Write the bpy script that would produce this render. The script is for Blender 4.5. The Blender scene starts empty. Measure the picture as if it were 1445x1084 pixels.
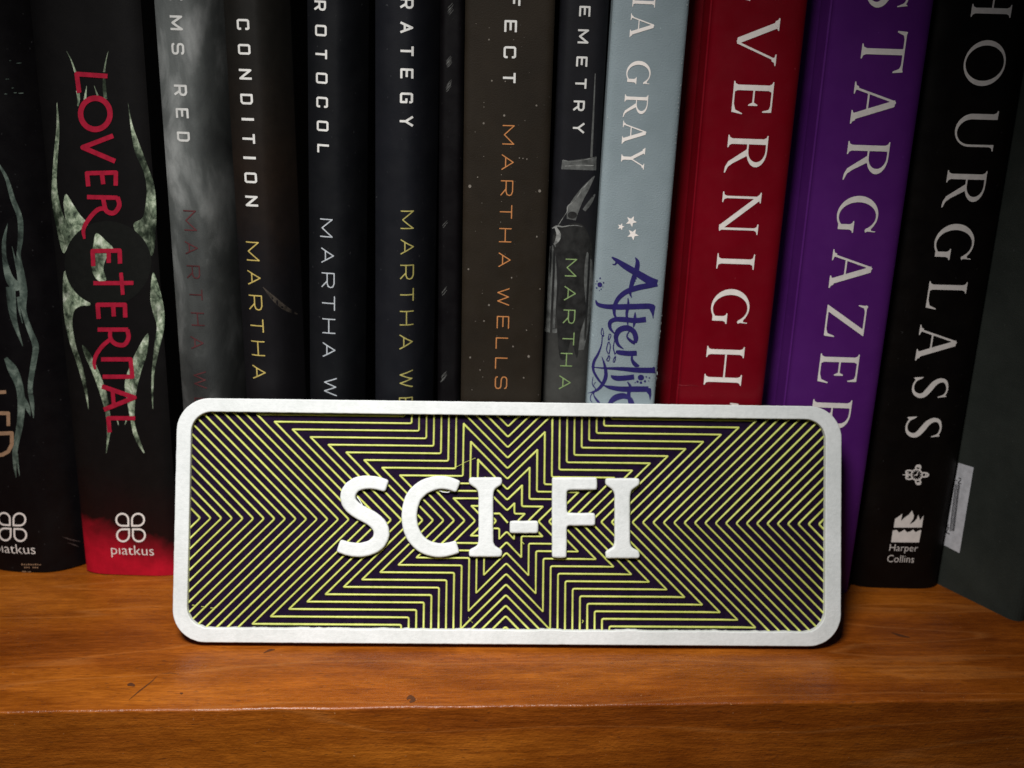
import bpy, bmesh, math, random
import numpy as np
from mathutils import Vector, Matrix, noise as mnoise

random.seed(7)
C = bpy.context.scene.collection
SC = bpy.context.scene

# ------------------------------------------------------------------ camera
FPX = 1600.0; PW, PH = 1445.0, 1084.0
CAM = Vector((0.0, -0.324, 0.1775))
PITCH = math.radians(19.2); ROLL = math.radians(1.4)
cd = bpy.data.cameras.new('camera'); co = bpy.data.objects.new('camera', cd); C.objects.link(co)
cd.sensor_width = 36.0; cd.lens = FPX / PW * 36.0
cd.clip_start = 0.01; cd.clip_end = 20
MR = (Matrix.Rotation(math.pi/2 - PITCH, 3, 'X') @ Matrix.Rotation(ROLL, 3, 'Z'))
co.matrix_world = Matrix.Translation(CAM) @ MR.to_4x4()
SC.camera = co
cd.dof.use_dof = True; cd.dof.focus_distance = 0.300; cd.dof.aperture_fstop = 16.0

# ------------------------------------------------------------------ light
w = bpy.data.worlds.new('World'); SC.world = w; w.use_nodes = True
w.node_tree.nodes['Background'].inputs[0].default_value = (0.60, 0.75, 1.0, 1)
w.node_tree.nodes['Background'].inputs[1].default_value = 0.02

def area(name, loc, target, size, power, col, spread=180):
    l = bpy.data.lights.new(name, 'AREA'); l.shape = 'DISK'; l.size = size; l.energy = power; l.color = col
    l.spread = math.radians(spread)
    o = bpy.data.objects.new(name, l); C.objects.link(o); o.location = loc
    o.rotation_euler = (Vector(target) - Vector(loc)).to_track_quat('-Z', 'Y').to_euler()
    return o
area('room_lamp', (-0.075, -0.255, 0.38), (-0.035, -0.062, 0.020), 0.12, 0.47, (1.0, 0.975, 0.945), 64)
SC.view_settings.view_transform = 'Standard'; SC.view_settings.look = 'None'
SC.view_settings.exposure = 0.0; SC.view_settings.gamma = 1.0
SC.render.engine = 'CYCLES'

# ------------------------------------------------------------------ rays through the lens: where a seen point stands
def ray(px, py):
    d = Vector(((px - PW/2) / FPX, -(py - PH/2) / FPX, -1.0))
    return (MR @ d).normalized()
def hit(px, py, o, n):
    d = ray(px, py); t = (Vector(o) - CAM).dot(n) / d.dot(n)
    return CAM + d * t
def ground(px, py, z=0.0):
    return hit(px, py, (0, 0, z), Vector((0, 0, 1)))

# ------------------------------------------------------------------ materials
def new_mat(name):
    m = bpy.data.materials.new(name); m.use_nodes = True
    nt = m.node_tree; b = nt.nodes['Principled BSDF']
    return m, nt, b
def nd(nt, typ, **kw):
    n = nt.nodes.new(typ)
    for k, v in kw.items(): setattr(n, k, v)
    return n
def noise_node(nt, co_, scale, detail=4, rough=.55, dist=0.0):
    n = nd(nt, 'ShaderNodeTexNoise'); n.inputs['Scale'].default_value = scale
    n.inputs['Detail'].default_value = detail; n.inputs['Roughness'].default_value = rough
    n.inputs['Distortion'].default_value = dist
    if co_ is not None: nt.links.new(co_, n.inputs['Vector'])
    return n
def ramp(nt, fac, stops):
    r = nd(nt, 'ShaderNodeValToRGB'); e = r.color_ramp.elements
    while len(e) > 1: e.remove(e[-1])
    e[0].position = stops[0][0]; e[0].color = (*stops[0][1], 1)
    for p, c in stops[1:]:
        x = e.new(p); x.color = (*c, 1)
    nt.links.new(fac, r.inputs[0]); return r
def coords(nt, scale=(1, 1, 1), loc=(0, 0, 0), rot=(0, 0, 0)):
    t = nd(nt, 'ShaderNodeTexCoord'); m = nd(nt, 'ShaderNodeMapping')
    m.inputs['Scale'].default_value = scale; m.inputs['Location'].default_value = loc
    m.inputs['Rotation'].default_value = rot
    nt.links.new(t.outputs['Object'], m.inputs[0]); return m.outputs[0]
def bump(nt, b, h, strength, dist):
    bp = nd(nt, 'ShaderNodeBump'); bp.inputs['Strength'].default_value = strength
    bp.inputs['Distance'].default_value = dist
    nt.links.new(h, bp.inputs['Height']); nt.links.new(bp.outputs[0], b.inputs['Normal'])
def mix(nt, a, bb, fac, mode='MIX'):
    m = nd(nt, 'ShaderNodeMixRGB', blend_type=mode)
    for s, v in ((1, a), (2, bb)):
        if isinstance(v, tuple): m.inputs[s].default_value = (*v, 1)
        else: nt.links.new(v, m.inputs[s])
    if isinstance(fac, float): m.inputs[0].default_value = fac
    else: nt.links.new(fac, m.inputs[0])
    return m.outputs[0]

def cover_mat(name, col, col2=None, rough=.5, sc=60, bstr=.12, bs=2500, spec=.16):
    """printed, laminated card: soft colour drift, fine tooth, a few scuffs"""
    m, nt, b = new_mat(name); co_ = coords(nt)
    col2 = col2 or tuple(c * 1.5 for c in col)
    n = noise_node(nt, co_, sc, 5, .6)
    r = ramp(nt, n.outputs[0], [(.35, col), (.7, col2)])
    sp = noise_node(nt, co_, 900, 2, .5)
    spr = ramp(nt, sp.outputs[0], [(.72, (0, 0, 0)), (.78, (1, 1, 1))])
    dust = tuple(min(1, c * 1.6 + .02) for c in col)
    cc = mix(nt, r.outputs[0], dust, spr.outputs[0])
    nt.links.new(cc, b.inputs['Base Color'])
    rn = noise_node(nt, co_, 140, 4, .6)
    rr = nd(nt, 'ShaderNodeMapRange'); rr.inputs[1].default_value = .3; rr.inputs[2].default_value = .7
    rr.inputs[3].default_value = rough - .08; rr.inputs[4].default_value = rough + .12
    nt.links.new(rn.outputs[0], rr.inputs[0]); nt.links.new(rr.outputs[0], b.inputs['Roughness'])
    b.inputs['Specular IOR Level'].default_value = spec
    f = noise_node(nt, co_, bs, 3, .6)
    bump(nt, b, f.outputs[0], bstr, .0002)
    return m, nt, b
def ink_mat(name, col, rough=.5, var=.25, sc=500):
    m, nt, b = new_mat(name); co_ = coords(nt)
    n = noise_node(nt, co_, sc, 4, .6)
    r = ramp(nt, n.outputs[0], [(.35, tuple(c * (1 - var) for c in col)), (.62, col)])
    nt.links.new(r.outputs[0], b.inputs['Base Color']); b.inputs['Roughness'].default_value = rough; b.inputs['Specular IOR Level'].default_value = .25
    f = noise_node(nt, co_, 2500, 3, .6); bump(nt, b, f.outputs[0], .1, .0002)
    return m

# wood ------------------------------------------------
def wood_mat():
    m, nt, b = new_mat('varnished_wood')
    base = coords(nt)
    warp = noise_node(nt, coords(nt, (6, 16, 16)), 1.0, 3, .5)
    wc = nd(nt, 'ShaderNodeVectorMath', operation='SCALE'); wc.inputs['Scale'].default_value = 0.007
    nt.links.new(warp.outputs['Color'], wc.inputs[0])
    ad = nd(nt, 'ShaderNodeVectorMath', operation='ADD'); nt.links.new(base, ad.inputs[0]); nt.links.new(wc.outputs[0], ad.inputs[1])
    def st(sx, sy, d=5, r=.6, dist=0.0, src=None):
        mp = nd(nt, 'ShaderNodeMapping'); mp.inputs['Scale'].default_value = (sx, sy, sy)
        nt.links.new(src or ad.outputs[0], mp.inputs[0]); return noise_node(nt, mp.outputs[0], 1.0, d, r, dist)
    broad, mid, fine, fib = st(9, 42, 4, .55), st(16, 190, 6, .65, .2), st(70, 800, 5, .65), st(320, 2400, 3, .6)
    blot = st(28, 60, 5, .6, .3, base)
    c1 = ramp(nt, broad.outputs[0], [(.28, (.125, .028, .0028)), (.48, (.220, .058, .0048)), (.70, (.33, .102, .009))])
    def mul(c, n, lo, hi, a, bcol, f):
        r = ramp(nt, n.outputs[0], [(lo, a), (hi, bcol)]); return mix(nt, c, r.outputs[0], f, 'MULTIPLY')
    col = mul(c1.outputs[0], mid, .32, .62, (.70, .63, .56), (1.10, 1.12, 1.15), .7)
    col = mul(col, fine, .32, .60, (.62, .52, .42), (1.10, 1.10, 1.10), .7)
    col = mul(col, fib, .30, .62, (.68, .60, .52), (1.12, 1.12, 1.12), .7)
    col = mul(col, blot, .30, .60, (.62, .55, .50), (1.06, 1.06, 1.06), .8)
    ln = st(7, 75, 2, .45, .1); lr = ramp(nt, ln.outputs[0], [(.46, (0, 0, 0)), (.475, (.16, .16, .16)), (.50, (0, 0, 0))])
    col = mix(nt, col, (.48, .20, .055), lr.outputs[0])
    k = st(75, 160, 4, .65, .5, base); kr = ramp(nt, k.outputs[0], [(.67, (0, 0, 0)), (.80, (.7, .7, .7))])
    col = mix(nt, col, (.045, .016, .008), kr.outputs[0])
    p = st(420, 1700, 2, .5); pr = ramp(nt, p.outputs[0], [(.635, (0, 0, 0)), (.75, (.6, .6, .6))])
    col = mix(nt, col, (.05, .016, .006), pr.outputs[0])
    s = noise_node(nt, coords(nt, (1, 1, 1), (5, 5, 5)), 1100, 3, .6)
    sr = ramp(nt, s.outputs[0], [(.69, (0, 0, 0)), (.78, (.6, .6, .6))])
    col = mix(nt, col, (.50, .30, .14), sr.outputs[0])
    nt.links.new(col, b.inputs['Base Color'])
    rr = nd(nt, 'ShaderNodeMapRange'); rr.inputs[1].default_value = .3; rr.inputs[2].default_value = .7
    rr.inputs[3].default_value = .20; rr.inputs[4].default_value = .46
    nt.links.new(blot.outputs[0], rr.inputs[0]); nt.links.new(rr.outputs[0], b.inputs['Roughness'])
    b.inputs['Specular IOR Level'].default_value = .3
    h = mix(nt, fib.outputs[0], fine.outputs[0], .35)
    h2 = mix(nt, h, s.outputs[0], .45)
    bump(nt, b, h2, .6, .0005)
    return m
M = {}
M['wood'] = wood_mat()
M['scratch'] = ink_mat('dark_scratch', (.075, .024, .008), .6)
M['dent'] = ink_mat('worn_edge_varnish', (.55, .32, .18), .3, .5, 900)
def paper_mat():
    m, nt, b = new_mat('page_edges')
    n = noise_node(nt, coords(nt, (3000, 20, 20)), 1.0, 3, .6)
    r = ramp(nt, n.outputs[0], [(.3, (.30, .25, .18)), (.7, (.55, .48, .36))])
    nt.links.new(r.outputs[0], b.inputs['Base Color']); b.inputs['Roughness'].default_value = .9
    return m
M['paper'] = paper_mat()
def print_plastic(name, col, col2, rough, bscale, bstr, dist=.00025, spec=.3, aniso=.15):
    m, nt, b = new_mat(name); co_ = coords(nt)
    n = noise_node(nt, co_, 700, 5, .65)
    r = ramp(nt, n.outputs[0], [(.3, col2), (.6, col)])
    n2 = noise_node(nt, coords(nt, (1, 1, 1), (3, 0, 0)), 60, 4, .6)
    r2 = ramp(nt, n2.outputs[0], [(.3, (.86, .87, .86)), (.6, (1, 1, 1))])
    c = mix(nt, r.outputs[0], r2.outputs[0], 1.0, 'MULTIPLY')
    nt.links.new(c, b.inputs['Base Color']); b.inputs['Roughness'].default_value = rough
    b.inputs['Specular IOR Level'].default_value = spec
    v = noise_node(nt, co_, bscale, 4, .7)
    lines = noise_node(nt, coords(nt, (250, 250, 3200), (0, 0, 0), (0, math.radians(45), 0)), 1.0, 2, .5)
    h = mix(nt, v.outputs[0], lines.outputs[0], aniso)
    bump(nt, b, h, bstr, dist)
    return m
M['white'] = print_plastic('white_printed_plastic', (.62, .64, .637), (.56, .58, .577), .65, 1100, .4, .0003, .12)
M['yellow'] = print_plastic('yellow_green_filament', (.50, .53, .135), (.40, .45, .09), .42, 1500, .3)
M['purple_board'] = print_plastic('dark_purple_filament', (.0100, .0038, .0180), (.0050, .002, .0095), .75, 1200, .3, .0002, .05)

# ------------------------------------------------------------------ objects
def link(o, parent=None):
    C.objects.link(o)
    if parent is not None: o.parent = parent
    return o
def mesh_obj(name, verts, faces, mat, parent=None, smooth=False):
    me = bpy.data.meshes.new(name); me.from_pydata([tuple(v) for v in verts], [], faces); me.update()
    if smooth: me.shade_smooth()
    me.materials.append(mat)
    return link(bpy.data.objects.new(name, me), parent)
def tag(o, label, cat, group=None):
    o['label'] = label; o['category'] = cat
    if group: o['group'] = group
def box_geo(x0, x1, y0, y1, z0, z1):
    v = [(x, y, z) for z in (z0, z1) for y in (y0, y1) for x in (x0, x1)]
    f = [(0, 2, 3, 1), (4, 5, 7, 6), (0, 1, 5, 4), (2, 6, 7, 3), (0, 4, 6, 2), (1, 3, 7, 5)]
    return v, f

# ------------------------------------------------------------------ shape engine: union of polygons -> clean outlines
def sd_poly(P, X, Y):
    d2 = np.full(X.shape, 1e9); ins = np.zeros(X.shape, bool); n = len(P)
    for i in range(n):
        ax, ay = P[i]; bx, by = P[(i + 1) % n]
        ex, ey = bx - ax, by - ay; L = ex * ex + ey * ey
        if L < 1e-14: continue
        t = np.clip(((X - ax) * ex + (Y - ay) * ey) / L, 0, 1)
        d2 = np.minimum(d2, (X - ax - t * ex) ** 2 + (Y - ay - t * ey) ** 2)
        if ay != by:
            c = ((ay > Y) != (by > Y)) & (X < ax + (Y - ay) * ex / ey)
            ins ^= c
    d = np.sqrt(d2); return np.where(ins, -d, d)
def trace(F, xs, ys):
    ny, nx = F.shape; ins = F < 0
    a, b, c, d = ins[:-1, :-1], ins[:-1, 1:], ins[1:, 1:], ins[1:, :-1]
    s = a.astype(int) + b + c + d
    cells = np.argwhere((s > 0) & (s < 4))
    pts = {}; adj = {}
    def cross(k):
        if k not in pts:
            t, j, i = k
            if t == 0: f0, f1 = F[j, i], F[j, i + 1]; q = f0 / (f0 - f1); pts[k] = (xs[i] + q * (xs[i + 1] - xs[i]), ys[j])
            else: f0, f1 = F[j, i], F[j + 1, i]; q = f0 / (f0 - f1); pts[k] = (xs[i], ys[j] + q * (ys[j + 1] - ys[j]))
        return k
    def seg(k1, k2):
        cross(k1); cross(k2)
        adj.setdefault(k1, []).append(k2); adj.setdefault(k2, []).append(k1)
    for j, i in cells:
        j = int(j); i = int(i)
        B, R, T, L = (0, j, i), (1, j, i + 1), (0, j + 1, i), (1, j, i)
        e = []
        if ins[j, i] != ins[j, i + 1]: e.append(B)
        if ins[j, i + 1] != ins[j + 1, i + 1]: e.append(R)
        if ins[j + 1, i + 1] != ins[j + 1, i]: e.append(T)
        if ins[j + 1, i] != ins[j, i]: e.append(L)
        if len(e) == 2: seg(*e)
        elif len(e) == 4:
            if ins[j, i]: seg(B, R); seg(T, L)
            else: seg(B, L); seg(R, T)
    loops = []; seen = set()
    for k in adj:
        if k in seen: continue
        lp = [k]; seen.add(k); cur = k
        while True:
            nx_ = [q for q in adj[cur] if q not in seen]
            if not nx_: break
            cur = nx_[0]; seen.add(cur); lp.append(cur)
        if len(lp) > 4: loops.append([pts[q] for q in lp])
    return loops
def simplify(lp, tol):
    P = np.array(lp)
    def dp(i0, i1):
        if i1 <= i0 + 1: return []
        A, B = P[i0], P[i1]; e = B - A; L = math.hypot(*e)
        Q = P[i0 + 1:i1] - A
        d = np.abs(Q[:, 0] * e[1] - Q[:, 1] * e[0]) / L if L > 1e-12 else np.hypot(Q[:, 0], Q[:, 1])
        k = int(d.argmax())
        if d[k] < tol: return []
        k += i0 + 1
        return dp(i0, k) + [k] + dp(k, i1)
    far = int(((P - P[0]) ** 2).sum(1).argmax())
    P2 = list(range(len(P)))
    idx = [0] + dp(0, far) + [far]
    P = np.vstack([P, P[:1]])
    idx += dp(far, len(P) - 1)
    return [tuple(P[i]) for i in idx]
def shape(ops, h, tol=None, smooth=0, jitter=None):
    """ops: list of ('+'|'-', polygon). Returns simplified closed outlines."""
    plus = [p for s, p in ops if s == '+']
    allp = np.array([q for p in plus for q in p])
    x0, y0 = allp.min(0) - 3 * h; x1, y1 = allp.max(0) + 3 * h
    xs = np.arange(x0, x1 + h, h) + h * .137; ys = np.arange(y0, y1 + h, h) + h * .211
    X, Y = np.meshgrid(xs, ys); F = np.full(X.shape, 1e3)
    for s, p in ops:
        pa = np.array(p); m = 4 * h
        i0, i1 = np.searchsorted(xs, [pa[:, 0].min() - m, pa[:, 0].max() + m]); j0, j1 = np.searchsorted(ys, [pa[:, 1].min() - m, pa[:, 1].max() + m])
        if i1 <= i0 or j1 <= j0: continue
        sl = (slice(j0, j1), slice(i0, i1)); d = sd_poly(p, X[sl], Y[sl])
        F[sl] = np.minimum(F[sl], d) if s == '+' else np.maximum(F[sl], -d)
    if jitter: F += jitter(X, Y)
    F = np.where(np.abs(F) < 1e-9, 1e-9, F)
    out = []
    for lp in trace(F, xs, ys):
        for _ in range(smooth):
            P = np.array(lp); lp = (P * .5 + np.roll(P, 1, 0) * .25 + np.roll(P, -1, 0) * .25).tolist()
        out.append(simplify(lp, tol if tol else h * .12))
    return [o for o in out if len(o) > 2]

def ell(cx, cy, rx, ry, n=44, a0=0, a1=360):
    return [(cx + rx * math.cos(math.radians(a0 + (a1 - a0) * i / n)), cy + ry * math.sin(math.radians(a0 + (a1 - a0) * i / n))) for i in range(n)]
def catmull(pts, sub=8):
    P = [np.array(p, float) for p in pts]; P = [2 * P[0] - P[1]] + P + [2 * P[-1] - P[-2]]; out = []
    for i in range(1, len(P) - 2):
        for k in range(sub):
            t = k / sub
            out.append(.5 * ((2 * P[i]) + (P[i + 1] - P[i - 1]) * t + (2 * P[i - 1] - 5 * P[i] + 4 * P[i + 1] - P[i + 2]) * t * t + (-P[i - 1] + 3 * P[i] - 3 * P[i + 1] + P[i + 2]) * t ** 3))
    out.append(P[-2]); return out
def ribbon(pts, sub=8):
    """pts: (x, y, width) -> union of quads + discs along a smooth stroke, flat ends"""
    c = catmull(pts, sub) if sub > 1 else [np.array(p, float) for p in pts]
    n = len(c); ops = []; nor = []
    for i in range(n):
        a = c[max(i - 1, 0)]; b = c[min(i + 1, n - 1)]; d = (b - a)[:2]; L = math.hypot(*d) or 1
        nor.append(np.array((-d[1], d[0])) / L)
    L = [c[i][:2] + nor[i] * max(c[i][2], 1e-5) / 2 for i in range(n)]
    R = [c[i][:2] - nor[i] * max(c[i][2], 1e-5) / 2 for i in range(n)]
    ops = []
    for i in range(0, n - 1):
        ops.append(('+', [tuple(L[i]), tuple(L[i + 1]), tuple(R[i + 1]), tuple(R[i])]))
    for i in range(1, n - 1):
        r = max(c[i][2], 1e-5) / 2 * .995
        ops.append(('+', ell(c[i][0], c[i][1], r, r, 12)))
    return ops
def outline_ribbon(pts, sub=8):
    """single polygon version for gentle strokes"""
    c = catmull(pts, sub); n = len(c); L = []; R = []
    for i in range(n):
        a = c[max(i - 1, 0)]; b = c[min(i + 1, n - 1)]; d = (b - a)[:2]; q = math.hypot(*d) or 1
        nn = np.array((-d[1], d[0])) / q * max(c[i][2], 1e-5) / 2
        L.append(tuple(c[i][:2] + nn)); R.append(tuple(c[i][:2] - nn))
    return [('+', L + R[::-1])]
def pline(pts, wd):
    ops = []
    for (ax, ay), (bx, by) in zip(pts[:-1], pts[1:]):
        L = math.hypot(bx - ax, by - ay) or 1; nx_, ny_ = -(by - ay) / L * wd / 2, (bx - ax) / L * wd / 2
        ops.append(('+', [(ax + nx_, ay + ny_), (bx + nx_, by + ny_), (bx - nx_, by - ny_), (ax - nx_, ay - ny_)]))
    for x, y in pts[1:-1]: ops.append(('+', ell(x, y, wd / 2, wd / 2, 14)))
    return ops

def outlines_to_mesh(name, loops, extrude=0.0, bevel=0.0, bevres=2):
    cu = bpy.data.curves.new(name, 'CURVE'); cu.dimensions = '2D'; cu.fill_mode = 'BOTH'
    cu.extrude = extrude; cu.bevel_depth = bevel; cu.bevel_resolution = bevres; cu.offset = -bevel
    for lp in loops:
        s = cu.splines.new('POLY'); s.points.add(len(lp) - 1)
        for i, (x, y) in enumerate(lp): s.points[i].co = (x, y, 0, 1)
        s.use_cyclic_u = True
    o = bpy.data.objects.new(name, cu); me = bpy.data.meshes.new_from_object(o)
    bpy.data.objects.remove(o); bpy.data.curves.remove(cu); me.name = name
    return me

# ------------------------------------------------------------------ alphabets (x in 0..W, cap height 1; reading direction x)
def sans(ch, W, s):
    """monoline capitals; s = stroke"""
    h = s / 2; X = lambda t: h + t * (W - s); Y = lambda t: h + t * (1 - s)
    P = lambda *p, w=s: pline([(X(a), Y(b)) for a, b in p], w)
    e = h / (1 - s)
    if ch == 'I': return [('+', [(0, 0), (W, 0), (W, 1), (0, 1)])]
    if ch == 'O': return P((.5, 0), (.9, 0), (1, .1), (1, .9), (.9, 1), (.1, 1), (0, .9), (0, .1), (.1, 0), (.5, 0)) + [('+', ell(X(.5), Y(0), h, h, 12))]
    if ch == 'D': return P((0, .5), (0, 0), (.8, 0), (1, .14), (1, .86), (.8, 1), (0, 1), (0, .5))
    if ch == 'C': return P((1, .30), (1, .08), (.92, 0), (.1, 0), (0, .1), (0, .9), (.1, 1), (.92, 1), (1, .92), (1, .70))
    if ch == 'G': return P((.55, .5), (1, .5), (1, 0), (.1, 0), (0, .1), (0, .9), (.1, 1), (.92, 1), (1, .92), (1, .76))
    if ch == 'L': return P((0, 1 + e), (0, 0), (1 + e, 0))
    if ch == 'E': return P((1 + e, 0), (0, 0), (0, 1), (1 + e, 1)) + P((0, .5), (.92, .5))
    if ch == 'F': return P((0, -e), (0, 1), (1 + e, 1)) + P((0, .5), (.88, .5))
    if ch == 'T': return P((-e, 1), (1 + e, 1)) + P((.5, 1), (.5, -e))
    if ch == 'N': return P((0, -e), (0, 1), (1, 0), (1, 1 + e))
    if ch == 'M': return P((0, -e), (0, .97), (.5, .12), (1, .97), (1, -e))
    if ch == 'W': return P((-.0, 1 + e), (.25, .03), (.5, .97), (.75, .03), (1, 1 + e))
    if ch == 'A': return P((0, -e), (.5, .97), (1, -e)) + P((.2, .3), (.8, .3))
    if ch == 'H': return P((0, -e), (0, 1 + e)) + P((1, -e), (1, 1 + e)) + P((0, .5), (1, .5))
    if ch == 'Y': return P((0, 1 + e), (.5, .45), (1, 1 + e)) + P((.5, .48), (.5, -e))
    if ch == 'R': return P((0, -e), (0, 1), (.72, 1), (.94, .9), (1, .72), (.94, .52), (.72, .42), (0, .42)) + P((.55, .42), (1, -e))
    if ch == 'S': return P((0, .2), (.05, .05), (.2, 0), (.8, 0), (.97, .1), (1, .25), (.95, .42), (.8, .49), (.2, .52), (.03, .62), (0, .78), (.06, .93), (.2, 1), (.8, 1), (.95, .93), (1, .8))
    if ch == '-': return [('+', [(0, .4), (W, .4), (W, .6), (0, .6)])]
TK, TN = .135, .042
def serif(ch, W):
    def bar(x0, y0, x1, y1, wd):          # diagonal of horizontal thickness wd
        return [('+', [(x0 - wd / 2, y0), (x0 + wd / 2, y0), (x1 + wd / 2, y1), (x1 - wd / 2, y1)])]
    def foot(x, y, sw, ln=.30, up=1, l2=None):
        a = ln / 2; b = (l2 if l2 is not None else ln) / 2; s = sw / 2
        return [('+', [(x - a, y), (x + b, y), (x + b, y + .026 * up), (x + s + .03, y + .045 * up), (x + s, y + .11 * up),
                       (x - s, y + .11 * up), (x - s - .03, y + .045 * up), (x - a, y + .026 * up)])]
    def stem(x, wd=TK, b=True, t=True, ln=.31):
        o = [('+', [(x - wd / 2, .01), (x + wd / 2, .01), (x + wd / 2, .99), (x - wd / 2, .99)])]
        if b: o += foot(x, 0, wd, ln)
        if t: o += foot(x, 1, wd, ln, -1)
        return o
    rect = lambda a, b, c, d: [('+', [(a, b), (c, b), (c, d), (a, d)])]
    L = .155
    if ch == 'I': return stem(W / 2, TK, ln=W)
    if ch == 'H': return stem(L) + stem(W - L) + rect(L, .50, W - L, .50 + TN)
    if ch == 'E' or ch == 'L':
        o = stem(L) if ch == 'E' else stem(L)
        o += rect(L, 0, W - .05, TN) + [('+', [(W - .26, 0), (W - .055, 0), (W, .27), (W - .03, .27), (W - .11, .09), (W - .26, TN)])]
        if ch == 'E':
            o += rect(L, 1 - TN, W - .08, 1) + [('+', [(W - .22, 1), (W - .06, 1), (W - .055, .77), (W - .085, .77), (W - .13, .93), (W - .22, 1 - TN)])]
            o += rect(L, .50, W - .24, .50 + TN) + [('+', [(W - .24, .40), (W - .215, .40), (W - .215, .64), (W - .24, .64), (W - .29, .55), (W - .29, .49)])]
        return o
    if ch == 'T':
        o = stem(W / 2, TK, True, False, .34) + rect(.04, 1 - TN, W - .04, 1)
        o += [('+', [(.02, 1.02), (.2, 1 - TN * .9), (.1, .93), (.035, .78), (.0, .78)]), ('+', [(W - .02, 1.02), (W - .2, 1 - TN * .9), (W - .1, .93), (W - .035, .78), (W, .78)])]
        return o
    if ch == 'Z':
        o = bar(.10, .0, W - .12, 1, .16) + rect(.02, 1 - TN, W - .06, 1) + rect(.05, 0, W - .04, TN)
        o += [('+', [(.04, 1.03), (.2, 1 - TN), (.1, .93), (.04, .78), (.015, .78)]), ('+', [(W - .03, 0), (W - .22, TN), (W - .1, .08), (W - .03, .26), (W, .26)])]
        return o
    if ch == 'N':
        return stem(.15, .06, ln=.28) + stem(W - .15, .06, b=False, ln=.28) + bar(.11, 1, W - .16, -.01, .17) + [('+', [(W - .26, -.02), (W - .12, -.02), (W - .12, .2)])]
    if ch == 'V':
        return bar(.15, .99, W * .5, 0, .155) + bar(W - .14, .99, W * .5 + .03, .0, .055) + foot(.15, 1, .15, .30, -1) + foot(W - .14, 1, .06, .28, -1) + [('+', [(W * .5 - .075, .04), (W * .5 + .055, .04), (W * .5 + .005, -.02)])]
    if ch == 'A':
        return bar(W - .16, .01, W * .5 - .01, 1.0, .155) + bar(.14, .01, W * .5 - .05, .97, .055) + foot(W - .16, 0, .15, .32) + foot(.14, 0, .06, .28) + rect(W * .26, .34, W * .74, .34 + TN) + [('+', [(W * .5 - .09, .97), (W * .5 + .06, .97), (W * .5 - .03, 1.03)])]
    if ch == 'Y':
        return bar(.14, .99, W * .5, .42, .15) + bar(W - .13, .99, W * .5 + .02, .42, .055) + foot(.14, 1, .15, .28, -1) + foot(W - .13, 1, .06, .26, -1) + rect(W * .5 - TK / 2, .01, W * .5 + TK / 2, .5) + foot(W * .5, 0, TK, .31)
    if ch == 'O':
        return [('+', ell(W / 2, .5, W / 2, .52)), ('-', ell(W / 2, .5, W / 2 - .125, .475))]
    if ch == 'U':
        o = rect(.09, .34, .09 + TK, .99) + foot(.09 + TK / 2, 1, TK, .30, -1) + rect(W - .16, .34, W - .105, .99) + foot(W - .13, 1, .055, .26, -1)
        cx = (.09 + W - .105) / 2; rx = (W - .105 - .09) / 2
        o += [('+', [(cx + rx * math.cos(a), .37 + .39 * math.sin(a)) for a in np.linspace(math.pi, 2 * math.pi, 30)] )]
        c2 = (.09 + TK + W - .16) / 2; r2 = (W - .16 - .09 - TK) / 2
        o += [('-', [(c2 + r2 * math.cos(a), .37 + .335 * math.sin(a)) for a in np.linspace(math.pi, 2 * math.pi, 30)] + [(c2 + r2, 1.2), (c2 - r2, 1.2)])]
        return o
    if ch == 'G':
        o = [('+', ell(W * .5, .5, W * .5, .52)), ('-', ell(W * .53, .5, W * .5 - .13, .47)), ('-', [(W * .70, .42), (W * .86, .74), (W * 1.2, .74), (W * 1.2, .42)]),
             ('-', [(W * .87, -.2), (W * 1.3, -.2), (W * 1.3, .5), (W * .87, .5)])]
        o += [('+', [(W * .90, 1.0), (W * .875, .72), (W * .90, .72), (W * .925, 1.0)]), ('+', [(W * .77, .86), (W * .92, .9), (W * .89, .74), (W * .86, .74)])]
        o += rect(W * .87 - TK, .04, W * .87, .44) + foot(W * .87 - TK / 2, .44, TK, .30, -1)
        return o
    if ch == 'R':
        o = stem(L)
        cx = W * .40; o += [('+', [(L, 1.0)] + [(cx + (W * .83 - cx) * math.cos(a), .745 + .255 * math.sin(a)) for a in np.linspace(math.pi / 2, -math.pi / 2, 26)] + [(L, .49)]),
                            ('-', [(L + TK / 2, .96)] + [(cx - .0 + (W * .83 - .125 - cx) * math.cos(a), .745 + .215 * math.sin(a)) for a in np.linspace(math.pi / 2, -math.pi / 2, 26)] + [(L + TK / 2, .53)])]
        o += [('+', [(W * .36, .50), (W * .53, .52), (W * .74, .17), (W * .84, .055), (W * 1.0, -.005), (W * 1.0, -.03), (W * .84, -.015), (W * .70, .05), (W * .60, .18)])]
        return o
    if ch == 'S':
        o = outline_ribbon([(W * .90, .80, .03), (W * .80, .93, .05), (W * .52, 1.0 - .025, .05), (W * .22, .90, .09), (W * .16, .75, .125), (W * .30, .60, .15), (W * .55, .49, .165), (W * .82, .36, .15),
                            (W * .88, .22, .125), (W * .74, .07, .08), (W * .48, .02, .05), (W * .2, .08, .05), (W * .07, .24, .03)], 10)
        o += [('+', [(W * .90, 1.0), (W * .82, .93), (W * .91, .74), (W * .95, .74)]), ('+', [(W * .06, -.0), (W * .16, .06), (W * .06, .27), (W * .02, .27)])]
        return o

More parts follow.
